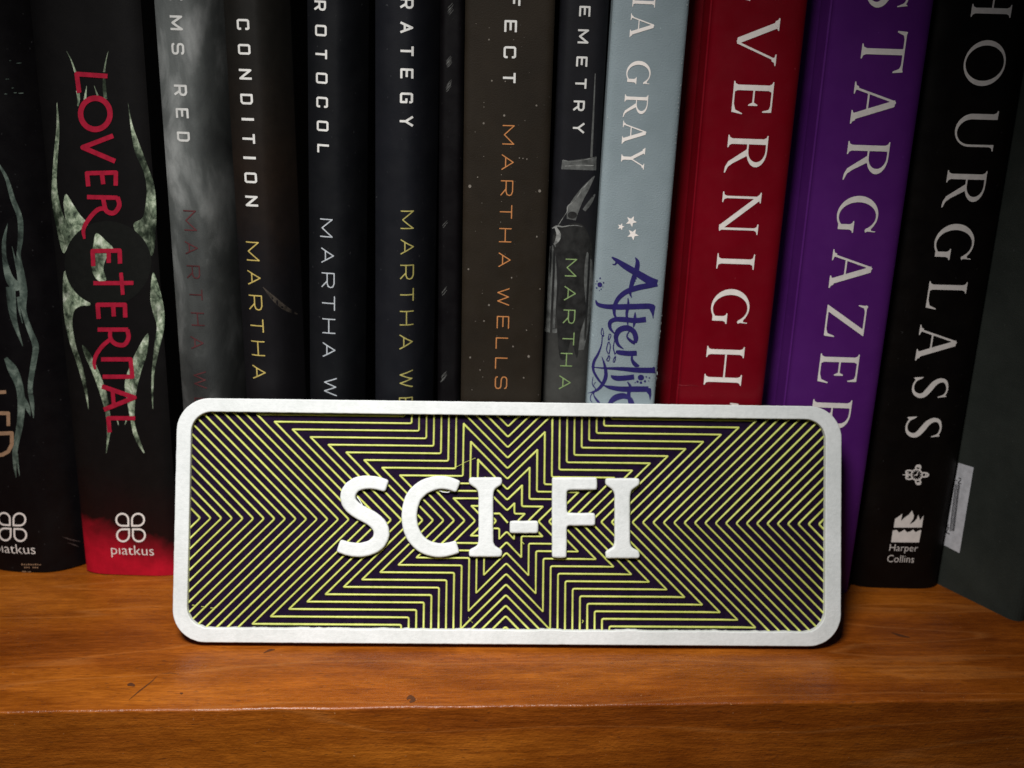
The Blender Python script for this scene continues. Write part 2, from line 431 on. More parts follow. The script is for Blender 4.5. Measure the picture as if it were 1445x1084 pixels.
# ------------------------------------------------------------------ books
class Book: pass
BOOKS = []
def make_book(L0, R0, L1, R1, ys=None, base=None, height=.198, depth=.128, kind='square', mat=None, label='', name='book', y0=0, y1=560, hard=False):
    """L0,R0 = spine edges seen at row y0, L1,R1 at row y1; ys = where the spine stands"""
    b = Book()
    if base: ys = ground(*base).y
    n = Vector((0, 1, 0)); o = (0, ys, 0)
    a0, b0, a1, b1 = hit(L0, y0, o, n), hit(R0, y0, o, n), hit(L1, y1, o, n), hit(R1, y1, o, n)
    c0, c1 = (a0 + b0) / 2, (a1 + b1) / 2
    lean = math.atan2(c0.x - c1.x, c0.z - c1.z)
    wd = ((b0 - a0).length + (b1 - a1).length) / 2 * math.cos(lean)
    xb = c1.x - math.tan(lean) * c1.z
    root = bpy.data.objects.new(name, None); root.empty_display_size = .02; C.objects.link(root)
    lift = abs(math.sin(lean)) * wd / 2 + .0001
    root.location = (xb, ys, lift); root.rotation_euler = (0, lean, 0)
    b.root = root; b.M = Matrix.Translation(root.location) @ Matrix.Rotation(lean, 4, 'Y'); b.Mi = b.M.inverted()
    b.kind = kind; b.ys = ys; b.wd = wd; b.height = height
    hw = wd / 2
    if kind == 'round': prof = lambda t: (.0030 * abs(t) ** 3 if t < 0 else .0115 * abs(t) ** 2.1)
    elif kind == 'soft': prof = lambda t: .0022 * abs(t) ** 5
    elif kind == 'crease': prof = lambda t: (.0068 * min(1, (-.655 - t) / .05) if t < -.655 else (-.00025 * max(0, 1 - abs(t + .63) / .03) + .0012 * abs(t) ** 14))
    else: prof = lambda t: .0010 * abs(t) ** 16
    b.prof = prof; b.surf = lambda u: prof(max(-1, min(1, u / hw)))
    ts = sorted(set([-1 + 2 * i / 40 for i in range(41)] + [-.985, -.965, .965, .985, -.70, -.705, -.69, -.68, -.665, -.655, -.645, -.63, -.61]))
    out = [(-hw, depth)] + [(hw * t, prof(t)) for t in ts] + [(hw, depth)]
    out = [(-hw, depth), (-hw, prof(-1) + .001)] + out[1:-1] + [(hw, prof(1) + .001), (hw, depth)]
    th = .0026 if hard else .0006
    k = (hw - th) / hw
    inn = [(x * k, (y + th if y < depth - .001 else y)) for x, y in out]
    N = len(out); H = height
    V = [(x, y, 0) for x, y in out] + [(x, y, H) for x, y in out] + [(x, y, 0) for x, y in inn] + [(x, y, H) for x, y in inn]
    F = []
    for i in range(N - 1):
        F += [(i, i + 1, N + i + 1, N + i), (2 * N + i + 1, 2 * N + i, 3 * N + i, 3 * N + i + 1),
              (i + 1, i, 2 * N + i, 2 * N + i + 1), (N + i, N + i + 1, 3 * N + i + 1, 3 * N + i)]
    F += [(0, N, 3 * N, 2 * N), (N - 1, 3 * N - 1, 4 * N - 1, 2 * N - 1)]
    cv = mesh_obj('cover', V, F, mat, root, smooth=True)
    try: cv.data.set_sharp_from_angle(angle=math.radians(35))
    except Exception: pass
    inset = .003 if hard else .0003
    ym = max(prof(-1), prof(1)) + th + .001
    vv, ff = box_geo(-hw + th + .0002, hw - th - .0002, ym, depth - (.004 if hard else .0005), inset, H - inset)
    mesh_obj('page_block', vv, ff, M['paper'], root)
    root['label'] = label; root['category'] = 'book'
    BOOKS.append(b); return b
def p2l(b, px, py):
    q = b.Mi @ hit(px, py, (0, b.ys, 0), Vector((0, 1, 0))); return q.x, q.z
def slice_mesh(me, step=.0011):
    xs = [v.co.x for v in me.vertices]
    if not xs: return
    bm = bmesh.new(); bm.from_mesh(me)
    x = math.floor(min(xs) / step) * step
    while x < max(xs):
        bmesh.ops.bisect_plane(bm, geom=bm.verts[:] + bm.edges[:] + bm.faces[:], plane_co=(x, 0, 0), plane_no=(1, 0, 0)); x += step
    bm.to_mesh(me); bm.free()
def put(b, name, loops, mat, off=.00010, label=None):
    me = outlines_to_mesh(name, loops)
    slice_mesh(me)
    for v in me.vertices:
        x, z = v.co.x, v.co.y; v.co = (x, b.surf(x) - off, z)
    me.materials.clear(); me.materials.append(mat)
    o = link(bpy.data.objects.new(name, me), b.root)
    if label: o['label'] = label
    return o
def lettering(b, name, style, spec, mat, cap, stroke=.17, off=.00010):
    """spec: list of (char, cx, cy, along[, cap]) in picture px; letters read downwards"""
    loops = []
    for it in spec:
        ch, cx, cy, al = it[:4]; cp = it[4] if len(it) > 4 else cap
        u, v = p2l(b, cx, cy); u2, v2 = p2l(b, cx + cp / 2, cy); u1, _ = p2l(b, cx - cp / 2, cy); _, va = p2l(b, cx, cy - al / 2); _, vb = p2l(b, cx, cy + al / 2)
        capm = abs(u2 - u1); alm = abs(va - vb); W = alm / capm
        ops = serif(ch, W) if style == 'serif' else sans(ch, W, stroke)
        for lp in shape(ops, .016 if style == 'serif' else .022, .0022 if style == 'serif' else .003):
            loops.append([(u + (y - .5) * capm, v - (x - W / 2) * capm) for x, y in lp])
    return put(b, name, loops, mat, off)
def art(b, name, ops, mat, h=.5, off=.00008, smooth=0, tol=None):
    """ops given in picture px on the spine"""
    loops = [[p2l(b, x, y) for x, y in lp] for lp in shape(ops, h, tol, smooth)]
    return put(b, name, loops, mat, off)
def small_text(b, name, txt, cx, cy, wpx, mat, off=.0001, hpx=None):
    cu = bpy.data.curves.new(name, 'FONT'); cu.body = txt; cu.align_x = 'CENTER'; cu.align_y = 'CENTER'; cu.resolution_u = 3; cu.offset = -.010
    o = bpy.data.objects.new(name, cu); me = bpy.data.meshes.new_from_object(o); bpy.data.objects.remove(o)
    xs = [v.co.x for v in me.vertices]; ys = [v.co.y for v in me.vertices]; w0 = max(xs) - min(xs); h0 = max(ys) - min(ys)
    u, v = p2l(b, cx, cy); ua, _ = p2l(b, cx - wpx / 2, cy); ub, _ = p2l(b, cx + wpx / 2, cy); s = (ub - ua) / w0
    sv = s if not hpx else abs(p2l(b, cx, cy - hpx / 2)[1] - p2l(b, cx, cy + hpx / 2)[1]) / h0
    mx, my = (max(xs) + min(xs)) / 2, (max(ys) + min(ys)) / 2
    for q in me.vertices:
        x, z = u + (q.co.x - mx) * s, v + (q.co.y - my) * sv; q.co = (x, b.surf(x) - off, z)
    me.materials.clear(); me.materials.append(mat)
    return link(bpy.data.objects.new(name, me), b.root)

# ================================================================== THE SIGN: where it stands
LEAN = math.radians(21.0); THK = .0046
zf = THK * math.sin(LEAN)
g0, g1 = ground(300, 907, zf), ground(1130, 912.5, zf)
ax = (g1 - g0).normalized(); so = (g0 + g1) / 2
yaw = math.atan2(ax.y, ax.x)
SM = Matrix.Translation(so) @ Matrix.Rotation(yaw, 4, 'Z') @ Matrix.Rotation(-LEAN, 4, 'X')   # local: x right, z up the face, y into it
SMi = SM.inverted()
def p2s(px, py, dep=0.0):
    n = SM.to_3x3() @ Vector((0, 1, 0)); o = SM @ Vector((0, dep, 0))
    q = SMi @ hit(px, py, o, n); return q.x, q.z
top_back = SM @ Vector((0, THK, p2s(715, 568)[1]))
YM = top_back.y + .0012
print('sign width', p2s(1187, 740)[0] - p2s(246, 740)[0], 'height', p2s(715, 568)[1], 'yaw', math.degrees(yaw), 'YM', YM, 'left', ground(180, 812).y, 'right', ground(1201, 838).y, 'hg', ground(1260, 830).y)

# ================================================================== SHELF
e0, e1 = ground(150, 1003), ground(1400, 988)
edir = (e1 - e0).normalized(); emid = e0 + edir * ((0 - e0.x) / edir.x)
def build_shelf():
    L = .55; R = .0008
    prof = [(.30, 0.0)]
    for i in range(9):
        a = math.pi / 2 * i / 8; prof.append((R - R * math.sin(a), -R + R * math.cos(a)))
    prof += [(0, -.024), (.30, -.024)]
    nx_ = 240; V = []; F = []; n = len(prof)
    for i in range(nx_ + 1):
        x = -L + 2 * L * i / nx_
        for j, (y, z) in enumerate(prof):
            wv = (mnoise.noise(Vector((x * 60, 3.1, 0))) * .00035 + mnoise.noise(Vector((x * 420, 7.7, 0))) * .00022) if 0 < j < 11 else 0
            V.append((x, y + wv, z))
    for i in range(nx_):
        for j in range(n):
            k = (j + 1) % n; F.append((i * n + j, i * n + k, (i + 1) * n + k, (i + 1) * n + j))
    F += [tuple(range(n - 1, -1, -1)), tuple(nx_ * n + j for j in range(n))]
    s = mesh_obj('shelf_board', V, F, M['wood'], None, True)
    try: s.data.set_sharp_from_angle(angle=math.radians(60))
    except Exception: pass
    s.location = emid; s.rotation_euler = (0, 0, math.atan2(edir.y, edir.x)); s['kind'] = 'structure'
    return s
shelf = build_shelf()
v, f = box_geo(-.6, .6, .0, .012, -.1, .36)
mb, ntb, bb = new_mat('dark_back_panel'); bb.inputs['Roughness'].default_value = .8
nbk = noise_node(ntb, coords(ntb, (6, 6, 90)), 1.0, 5, .6); rbk = ramp(ntb, nbk.outputs[0], [(.3, (.03, .012, .004)), (.7, (.07, .03, .01))]); ntb.links.new(rbk.outputs[0], bb.inputs['Base Color'])
bp_ = mesh_obj('back_panel', v, f, mb); bp_.location = (0, .165, 0); bp_['kind'] = 'structure'

# ---- scratches and dents in the board
def ground_mark(name, pts, mat, z=.00006, wsc=1.0):
    ops = ribbon(pts, 5)
    lps = shape(ops, .45)
    loops = []
    for lp in lps: loops.append([(ground(x, y).x, ground(x, y).y) for x, y in lp])
    me = outlines_to_mesh(name, loops)
    for q in me.vertices: q.co.z = z
    me.materials.clear(); me.materials.append(mat)
    Mi_ = shelf.matrix_basis.inverted(); me.transform(Mi_)
    o = link(bpy.data.objects.new(name, me), shelf); return o
ground_mark('scratch', [(182, 988, .5), (196, 976, 1.6), (214, 962, 1.2), (222, 954, .4)], M['scratch'])
ground_mark('scratch', [(228, 951, .3), (240, 950, .9), (252, 951, .3)], M['scratch'])
ground_mark('dent', [(180, 967, 2.5), (185, 966, 5), (190, 968, 2.5)], M['scratch'])
ground_mark('dent', [(574, 987, 2), (579, 984, 6), (584, 988, 5), (578, 991, 3)], M['scratch'])
ground_mark('dent', [(372, 922, 1), (380, 918, 3), (388, 917, 1)], M['scratch'])
ground_mark('dent', [(1258, 893, 1), (1270, 897, 3), (1284, 900, 1)], M['scratch'])
ground_mark('dent', [(254, 978, 1), (256, 979, 2.6), (258, 978, 1)], M['scratch'])

# ================================================================== SIGN
sign = bpy.data.objects.new('bookshelf_sign', None); sign.empty_display_size = .02; C.objects.link(sign)
sign.matrix_world = SM
tag(sign, 'white framed plastic sign reading SCI-FI over yellow green star lines, leaning on the books', 'sign')
XL, XR = p2s(246, 740)[0], p2s(1187.5, 740)[0]; ZT = p2s(715, 567.5)[1]; ZB = 0.0
IL, IR, IT, IB = p2s(266.5, 740)[0], p2s(1165, 740)[0], p2s(715, 586.5)[1], p2s(715, 889)[1]
def rrect(x0, x1, z0, z1, r, n=14):
    P = []
    for cx, cz, a0 in ((x1 - r, z1 - r, 0), (x0 + r, z1 - r, 90), (x0 + r, z0 + r, 180), (x1 - r, z0 + r, 270)):
        for i in range(n + 1):
            a = math.radians(a0 + 90 * i / n); P.append((cx + r * math.cos(a), cz + r * math.sin(a)))
    return P
def densify(P, step):
    o = []
    for i in range(len(P)):
        a, b_ = P[i], P[(i + 1) % len(P)]; L = math.hypot(b_[0] - a[0], b_[1] - a[1]); k = max(1, int(L / step))
        for j in range(k): o.append((a[0] + (b_[0] - a[0]) * j / k, a[1] + (b_[1] - a[1]) * j / k))
    return o
pxm = (XR - XL) / 941.0            # metres per picture px on the sign face
def place_flat(me, ymin, ymax):
    """curve mesh (x, y, +-extrude) -> sign local (x, depth, z)"""
    for q in me.vertices:
        x, z, d = q.co.x, q.co.y, q.co.z; q.co = (x, (ymin + ymax) / 2 - d, z)
DEP = .0021
outer = [(x, z) for x, z in densify(rrect(XL, XR, ZB, ZT, 46 * pxm), .0012)]
outer = [(x + mnoise.noise(Vector((x * 900, z * 900, 1))) * .00006, z + mnoise.noise(Vector((x * 900, z * 900, 5))) * .00006) for x, z in outer]
inner = densify(rrect(IL, IR, IB, IT, 29 * pxm), .0007)
inn2 = []
for x, z in inner:
    dz = mnoise.noise(Vector((x * 700, z * 700, 9))) * .00005
    if z < IB + .0004:
        nz = mnoise.noise(Vector((x * 130, 2, 0))) + .6 * mnoise.noise(Vector((x * 600, 4, 0)))
        dz += max(-.2, nz - .12) * .00055
    inn2.append((x + dz * .3, z + dz))
me = outlines_to_mesh('frame', [outer, inn2], (THK / 2) - .0003, .0003, 2)
place_flat(me, 0, THK); me.materials.clear(); me.materials.append(M['white'])
fr = link(bpy.data.objects.new('frame', me), sign)
v, f = box_geo(IL - .0016, IR + .0016, DEP, THK - .0006, IB - .0016, IT + .0016)
mesh_obj('backing_board', v, f, M['purple_board'], sign)

# spiral star of raised lines -----------------------------------------
cx, cz = p2s(715.3, 735.6, DEP); D1 = 10.43 * pxm * (1 + DEP / .24)
T = math.tan(math.radians(67.5))
def star_path():
    P = []          # (x, z, is_tip)
    for k in range(44, 0, -1):
        d = D1 * k; q = d * math.sqrt(2); s = d * T
        P += [(0, q, 0), (d, s, 1), (d, d, 0), (s, d, 1), (q, 0, 0), (s, -d, 1), (d, -d, 0), (d, -s, 1), (0, -q, 0), (-d, -s, 1), (-d, -d, 0), (-s, -d, 1), (-q, 0, 0), (-s, d, 1), (-d, d, 0)]
        dn = D1 * (k - 1); P.append((-d, dn * math.sqrt(2) + d, 1))
    P = P[:-1]; P.append((-.9 * D1, .9 * D1, 0)); P.append((.1 * D1, -.2 * D1, 0))
    return P
def fillet(P):
    out = [(P[0][0], P[0][1])]
    for i in range(1, len(P) - 1):
        p = np.array(P[i][:2]); a = np.array(P[i - 1][:2]); b_ = np.array(P[i + 1][:2])
        la, lb = np.linalg.norm(a - p), np.linalg.norm(b_ - p)
        t = min((2.6 if not P[i][2] else .9) * pxm, la * .35, lb * .35)
        if t < 1e-6: out.append(tuple(p)); continue
        s, e = p + (a - p) / la * t, p + (b_ - p) / lb * t
        for k in range(4):
            u = k / 3; out.append(tuple((1 - u) ** 2 * s + 2 * u * (1 - u) * p + u * u * e))
    out.append(P[-1][:2]); return out
def clip_runs(P, x0, x1, z0, z1):
    runs = []; cur = []
    for a, b_ in zip(P[:-1], P[1:]):
        t0, t1 = 0.0, 1.0; dx, dz = b_[0] - a[0], b_[1] - a[1]; ok = True
        for p, q in ((-dx, a[0] - x0), (dx, x1 - a[0]), (-dz, a[1] - z0), (dz, z1 - a[1])):
            if abs(p) < 1e-12:
                if q < 0: ok = False
            else:
                r = q / p
                if p < 0: t0 = max(t0, r)
                else: t1 = min(t1, r)
        if not ok or t0 >= t1:
            if len(cur) > 1: runs.append(cur)
            cur = []; continue
        s = (a[0] + dx * t0, a[1] + dz * t0); e = (a[0] + dx * t1, a[1] + dz * t1)
        if not cur or t0 > 0:
            if len(cur) > 1: runs.append(cur)
            cur = [s]
        cur.append(e)
        if t1 < 1:
            runs.append(cur); cur = []
    if len(cur) > 1: runs.append(cur)
    return runs
path = [(cx + x, cz + z) for x, z in fillet(star_path())]
runs = clip_runs(path, IL - .0008, IR + .0008, IB - .0008, IT + .0008)
HWL = 1.5 * pxm; HL = .0005
sect = [(-1, 0), (-.92, .55), (-.55, .95), (0, 1.08), (.55, .95), (.92, .55), (1, 0)]
nline = 0
for ri, rn in enumerate(runs):
    # split long straight bits so the bead can wander a little
    Q = [rn[0]]
    for a, b_ in zip(rn[:-1], rn[1:]):
        L = math.hypot(b_[0] - a[0], b_[1] - a[1]); k = max(1, int(L / .004))
        for j in range(1, k + 1): Q.append((a[0] + (b_[0] - a[0]) * j / k, a[1] + (b_[1] - a[1]) * j / k))
    if sum(math.hypot(b_[0] - a[0], b_[1] - a[1]) for a, b_ in zip(Q[:-1], Q[1:])) < .0012: continue
    V = []; F = []; n = len(Q)
    for i, (x, z) in enumerate(Q):
        def dr(a, b_):
            L = math.hypot(b_[0] - a[0], b_[1] - a[1]); return ((b_[0] - a[0]) / L, (b_[1] - a[1]) / L) if L > 1e-9 else None
        d1 = dr(Q[i - 1], Q[i]) if i > 0 else None; d2 = dr(Q[i], Q[i + 1]) if i < n - 1 else None
        d1 = d1 or d2 or (1, 0); d2 = d2 or d1
        mx, mz = d1[0] + d2[0], d1[1] + d2[1]; L = math.hypot(mx, mz)
        if L < 1e-3: mx, mz = d1; L = 1
        mx /= L; mz /= L; c_ = max(.45, mx * d1[0] + mz * d1[1])
        nx_, nz_ = -mz / c_, mx / c_
        wv = 1 + .13 * mnoise.noise(Vector((x * 500, z * 500, ri)))
        for s, t in sect:
            V.append((x + nx_ * s * HWL * wv, DEP - t * HL * (1 if t > 0 else 0) + (.0001 if t == 0 else 0), z + nz_ * s * HWL * wv))
    m_ = len(sect)
    for i in range(n - 1):
        for j in range(m_ - 1): F.append((i * m_ + j, i * m_ + j + 1, (i + 1) * m_ + j + 1, (i + 1) * m_ + j))
    F.append(tuple(range(m_))); F.append(tuple((n - 1) * m_ + j for j in range(m_ - 1, -1, -1)))
    mesh_obj('raised_line', V, F, M['yellow'], sign, smooth=True); nline += 1
print('raised lines', nline)

# raised letters --------------------------------------------------------
def rr(x0, y0, x1, y1): return ('+', [(x0, y0), (x1, y0), (x1, y1), (x0, y1)])
S_ops = outline_ribbon([(546.0, 686.5, 17.5), (532, 682.2, 18.5), (515, 681, 19), (500, 685.5, 20.5), (491, 697, 21.5), (493, 711, 21.5), (506, 722.5, 21), (524, 732, 21), (535.5, 743, 22), (538, 757, 22), (529, 770, 21), (511, 776.5, 20), (493, 775.5, 19.5), (477, 770.5, 18.5)], 10)
C_ops = outline_ribbon([(647.0, 687.5, 17.5), (633, 682.5, 18.5), (617, 681.5, 19.5), (598, 688, 21), (583, 703, 22), (577.3, 729, 22), (582.5, 754, 22), (597, 770.5, 21), (616, 777, 20), (632, 776, 19), (646.0, 772.0, 18.5)], 10)
def islab(x0, x1, s0, s1, t, b_):
    return [rr(s0, t + 4, s1, b_ - 4), ('+', [(x0, t), (x1, t), (x1, t + 9.5), (s1 + 2, t + 17), (s1, t + 24), (s0, t + 24), (s0 - 2, t + 17), (x0, t + 9.5)]),
            ('+', [(x0, b_), (x1, b_), (x1, b_ - 10), (s1 + 2, b_ - 16), (s1, b_ - 22), (s0, b_ - 22), (s0 - 2, b_ - 16), (x0, b_ - 10)])]
I1 = islab(661.5, 708.7, 675.2, 696.2, 673.8, 786.6)
HY = [rr(719.2, 735.3, 760, 753.2)]
F_ = [rr(779, 673.8, 800, 788), rr(779, 673.8, 843, 692), rr(779, 724.3, 840.3, 742.5)]
I2 = islab(854.6, 903, 867.5, 889.5, 675, 788.6)
LH = .0003
for ops in (S_ops, C_ops, I1, HY, F_, I2):
    lps = shape(ops, .6, .04, smooth=46)
    lps = [[p2s(x, y, LH) for x, y in lp] for lp in lps]
    lps = [[(x + mnoise.noise(Vector((x * 900, z * 900, 3))) * .00008, z + mnoise.noise(Vector((x * 900, z * 900, 8))) * .00008) for x, z in densify(lp, .0007)] for lp in lps]
    me = outlines_to_mesh('letter', lps, (DEP + .0001 - LH) / 2 - .00062, .00062, 4); place_flat(me, LH, DEP + .0001)
    me.materials.clear(); me.materials.append(M['white']); link(bpy.data.objects.new('letter', me), sign)
# wisps of stray filament
def wisp(pts, r=.00006, mat='yellow'):
    cu = bpy.data.curves.new('stray_filament', 'CURVE'); cu.dimensions = '3D'; cu.bevel_depth = r; cu.bevel_resolution = 1
    s = cu.splines.new('POLY'); s.points.add(len(pts) - 1)
    for i, (x, y, dp) in enumerate(pts):
        a, c_ = p2s(x, y, dp); s.points[i].co = (a, dp, c_, 1)
    o = bpy.data.objects.new('stray_filament', cu); me = bpy.data.meshes.new_from_object(o); bpy.data.objects.remove(o)
    me.materials.clear(); me.materials.append(M[mat]); link(bpy.data.objects.new('stray_filament', me), sign)
wisp([(641, 661, .0018), (646, 658, .0016), (652, 655, .0018), (656, 652.5, .0017), (671, 646.5, .002)])
wisp([(661, 871, .0018), (664, 876, .0015), (667, 879, .0018)])
wisp([(271, 854, .0017), (277, 854.5, .0016)], .0001); wisp([(284, 856, .0017), (291, 857, .0016)], .0001); wisp([(297, 858, .0017), (304, 858.5, .0016)], .0001)
wisp([(1016, 566.5, -.0001), (1010, 563.8, -.0004), (1007, 563, -.0003)], .0001, 'white') if False else None
wisp([(821.5, 879, .0018), (823, 877, .0016), (822, 875, .0018)], .00012)
wisp([(737, 765, .0018), (739.5, 768, .0016)], .00012)
wisp([(618, 691.5, .0016), (625, 694.5, .0013), (632, 695, .0013), (639, 692, .0016)], .00016, 'white')
wisp([(503, 700, .0018), (508, 707, .0014), (512, 714, .0014), (517, 716, .0016)], .00014, 'white')

# ================================================================== COVERS
K = (.011, .011, .013)
M['k_left'], _, _ = cover_mat('black_cover_gloss', (.0025, .002, .0025), (.0045, .004, .0045), .42)
M['k_cloth'], _, _ = cover_mat('charcoal_jacket', (.0045, .005, .0068), (.0078, .0082, .0108), .5, 40)
M['k_cloth2'], _, _ = cover_mat('slate_black_jacket', (.0032, .0036, .0045), (.006, .0064, .0078), .5, 40)
M['brown_k'], _, _ = cover_mat('brown_black_cover', (.0105, .0075, .0045), (.016, .0115, .007), .6, 50, .3)
M['blue'], _, _ = cover_mat('dusty_blue_cover', (.185, .230, .248), (.23, .28, .302), .7, 45, .6, 2600)
M['red'], _, _ = cover_mat('crimson_cover', (.13, .0004, .0045), (.175, .002, .0085), .42, 30, .08)
M['violet'], _, _ = cover_mat('violet_cover', (.068, .009, .122), (.096, .016, .160), .42, 30, .08)
M['hg'], _, _ = cover_mat('black_cover_brown_tint', (.0025, .0016, .0014), (.005, .0035, .0025), .45)
M['green'], _, _ = cover_mat('dark_green_board', (.019, .023, .0195), (.030, .035, .030), .7, 60, .5, 1800)

def zramp_cover(name, lo, mid, hi, h0, h1, amp=.03, sc=35, rough=.45):
    """colour printed along the height of the book, broken up like smoke"""
    m, nt, b = new_mat(name); t = nd(nt, 'ShaderNodeTexCoord'); sp = nd(nt, 'ShaderNodeSeparateXYZ'); nt.links.new(t.outputs['Object'], sp.inputs[0])
    n = noise_node(nt, t.outputs['Object'], sc, 6, .6, .6)
    a = nd(nt, 'ShaderNodeMath', operation='MULTIPLY_ADD'); nt.links.new(n.outputs[0], a.inputs[0]); a.inputs[1].default_value = amp * 2; nt.links.new(sp.outputs['Z'], a.inputs[2])
    xx = nd(nt, 'ShaderNodeMath', operation='MULTIPLY_ADD'); nt.links.new(sp.outputs['X'], xx.inputs[0]); xx.inputs[1].default_value = .35; nt.links.new(a.outputs[0], xx.inputs[2])
    r = nd(nt, 'ShaderNodeMapRange'); r.inputs[1].default_value = h0 + amp; r.inputs[2].default_value = h1 + amp; nt.links.new(xx.outputs[0], r.inputs[0])
    c = ramp(nt, r.outputs[0], [(0, lo), (.25, lo), (.55, mid), (1, hi)])
    n2 = noise_node(nt, t.outputs['Object'], 220, 5, .7)
    c2 = ramp(nt, n2.outputs[0], [(.3, (.6, .6, .6)), (.65, (1.15, 1.15, 1.15))])
    nt.links.new(mix(nt, c.outputs[0], c2.outputs[0], .6, 'MULTIPLY'), b.inputs['Base Color'])
    b.inputs['Roughness'].default_value = rough; b.inputs['Specular IOR Level'].default_value = .22
    f = noise_node(nt, t.outputs['Object'], 2500, 3, .6); bump(nt, b, f.outputs[0], .1, .0002)
    return m
M['eternal'] = zramp_cover('black_cover_red_foot', (.42, .005, .02), (.010, .0028, .003), (.0045, .004, .004), -.006, .035, .010, 60)
def smoke_cover():
    m, nt, b = new_mat('silver_smoke_cover'); co_ = coords(nt, (1.4, 1, .6), (.031, 0, .012))
    n = noise_node(nt, co_, 62, 5, .55, .35)
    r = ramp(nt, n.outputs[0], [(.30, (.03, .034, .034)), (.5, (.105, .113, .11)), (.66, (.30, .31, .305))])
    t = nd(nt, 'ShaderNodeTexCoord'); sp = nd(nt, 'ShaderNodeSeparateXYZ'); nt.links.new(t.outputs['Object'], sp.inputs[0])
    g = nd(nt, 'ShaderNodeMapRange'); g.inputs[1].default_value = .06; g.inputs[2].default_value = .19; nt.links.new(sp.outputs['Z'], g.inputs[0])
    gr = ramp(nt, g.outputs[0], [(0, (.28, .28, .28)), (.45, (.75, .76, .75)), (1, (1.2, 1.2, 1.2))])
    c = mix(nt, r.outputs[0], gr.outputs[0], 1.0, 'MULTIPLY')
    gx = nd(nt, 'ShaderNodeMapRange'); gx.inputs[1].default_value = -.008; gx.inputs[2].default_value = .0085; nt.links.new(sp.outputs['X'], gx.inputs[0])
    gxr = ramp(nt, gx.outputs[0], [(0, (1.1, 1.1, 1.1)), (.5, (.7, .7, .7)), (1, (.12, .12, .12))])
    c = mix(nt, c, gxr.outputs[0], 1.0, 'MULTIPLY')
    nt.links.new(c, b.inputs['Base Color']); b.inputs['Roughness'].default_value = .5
    f = noise_node(nt, coords(nt), 2500, 3, .6); bump(nt, b, f.outputs[0], .25, .0002)
    return m
M['smoke'] = smoke_cover()
M['rusty'] = zramp_cover('black_jacket_rust_haze', (.0055, .005, .006), (.012, .0075, .005), (.008, .0072, .006), .08, .16, .02, 40, .5)
M['fig_bg'] = zramp_cover('grey_photo_jacket', (.042, .042, .039), (.013, .013, .013), (.007, .007, .009), .055, .125, .012, 60, .5)
M['fig_light'] = ink_mat('grey_photo_ink', (.34, .345, .33), .5, .6, 260)
M['fig_mid'] = ink_mat('mid_grey_photo_ink', (.12, .125, .12), .5, .65, 260)
M['fig_dark'] = ink_mat('near_black_photo_ink', (.012, .012, .012), .5, .3, 300)
M['ink_white'] = ink_mat('cream_ink', (.82, .765, .72), .5, .10)
M['ink_white2'] = ink_mat('white_ink', (.62, .615, .59), .5, .15)
M['ink_grey'] = ink_mat('grey_white_ink', (.52, .52, .50), .5, .2)
M['ink_red'] = ink_mat('red_ink', (.34, .010, .032), .45, .25)
M['ink_dred'] = ink_mat('dull_red_ink', (.085, .026, .028), .5, .5, 200)
M['ink_yel'] = ink_mat('mustard_ink', (.48, .37, .11), .5, .2)
M['ink_pale'] = ink_mat('pale_blue_ink', (.42, .45, .48), .5, .2)
M['ink_olive'] = ink_mat('olive_yellow_ink', (.36, .32, .10), .5, .25)
M['ink_orange'] = ink_mat('copper_ink', (.46, .19, .065), .5, .2)
M['ink_green'] = ink_mat('soft_green_ink', (.22, .32, .13), .5, .25)
M['ink_blue'] = ink_mat('indigo_ink', (.020, .015, .105), .5, .2)
M['ink_tan'] = ink_mat('tan_ink', (.33, .20, .12), .5, .2)
def bone_mat():
    m, nt, b = new_mat('mottled_pale_green_ink'); co_ = coords(nt, (1, 1, .7))
    n = noise_node(nt, co_, 420, 8, .72, .4)
    r = ramp(nt, n.outputs[0], [(.36, (.02, .028, .02)), (.46, (.15, .20, .13)), (.56, (.38, .45, .32)), (.67, (.72, .76, .64))])
    nb = noise_node(nt, coords(nt, (1, 1, .6), (.02, 0, .03)), 120, 4, .6)
    rb = ramp(nt, nb.outputs[0], [(.40, (.06, .075, .06)), (.56, (1, 1, 1))])
    nt.links.new(mix(nt, r.outputs[0], rb.outputs[0], 1.0, 'MULTIPLY'), b.inputs['Base Color']); b.inputs['Roughness'].default_value = .45
    return m
M['bone'] = bone_mat()
def bone_dim():
    m, nt, b = new_mat('mottled_dim_green_ink'); co_ = coords(nt, (1, 1, .7))
    n = noise_node(nt, co_, 230, 6, .7, .8)
    r = ramp(nt, n.outputs[0], [(.33, (.012, .018, .015)), (.5, (.06, .085, .07)), (.7, (.20, .25, .21))])
    nt.links.new(r.outputs[0], b.inputs['Base Color']); b.inputs['Roughness'].default_value = .45
    return m
M['bone_dim'] = bone_dim()

# ================================================================== BOOKS, left to right
yl = ground(180, 812).y
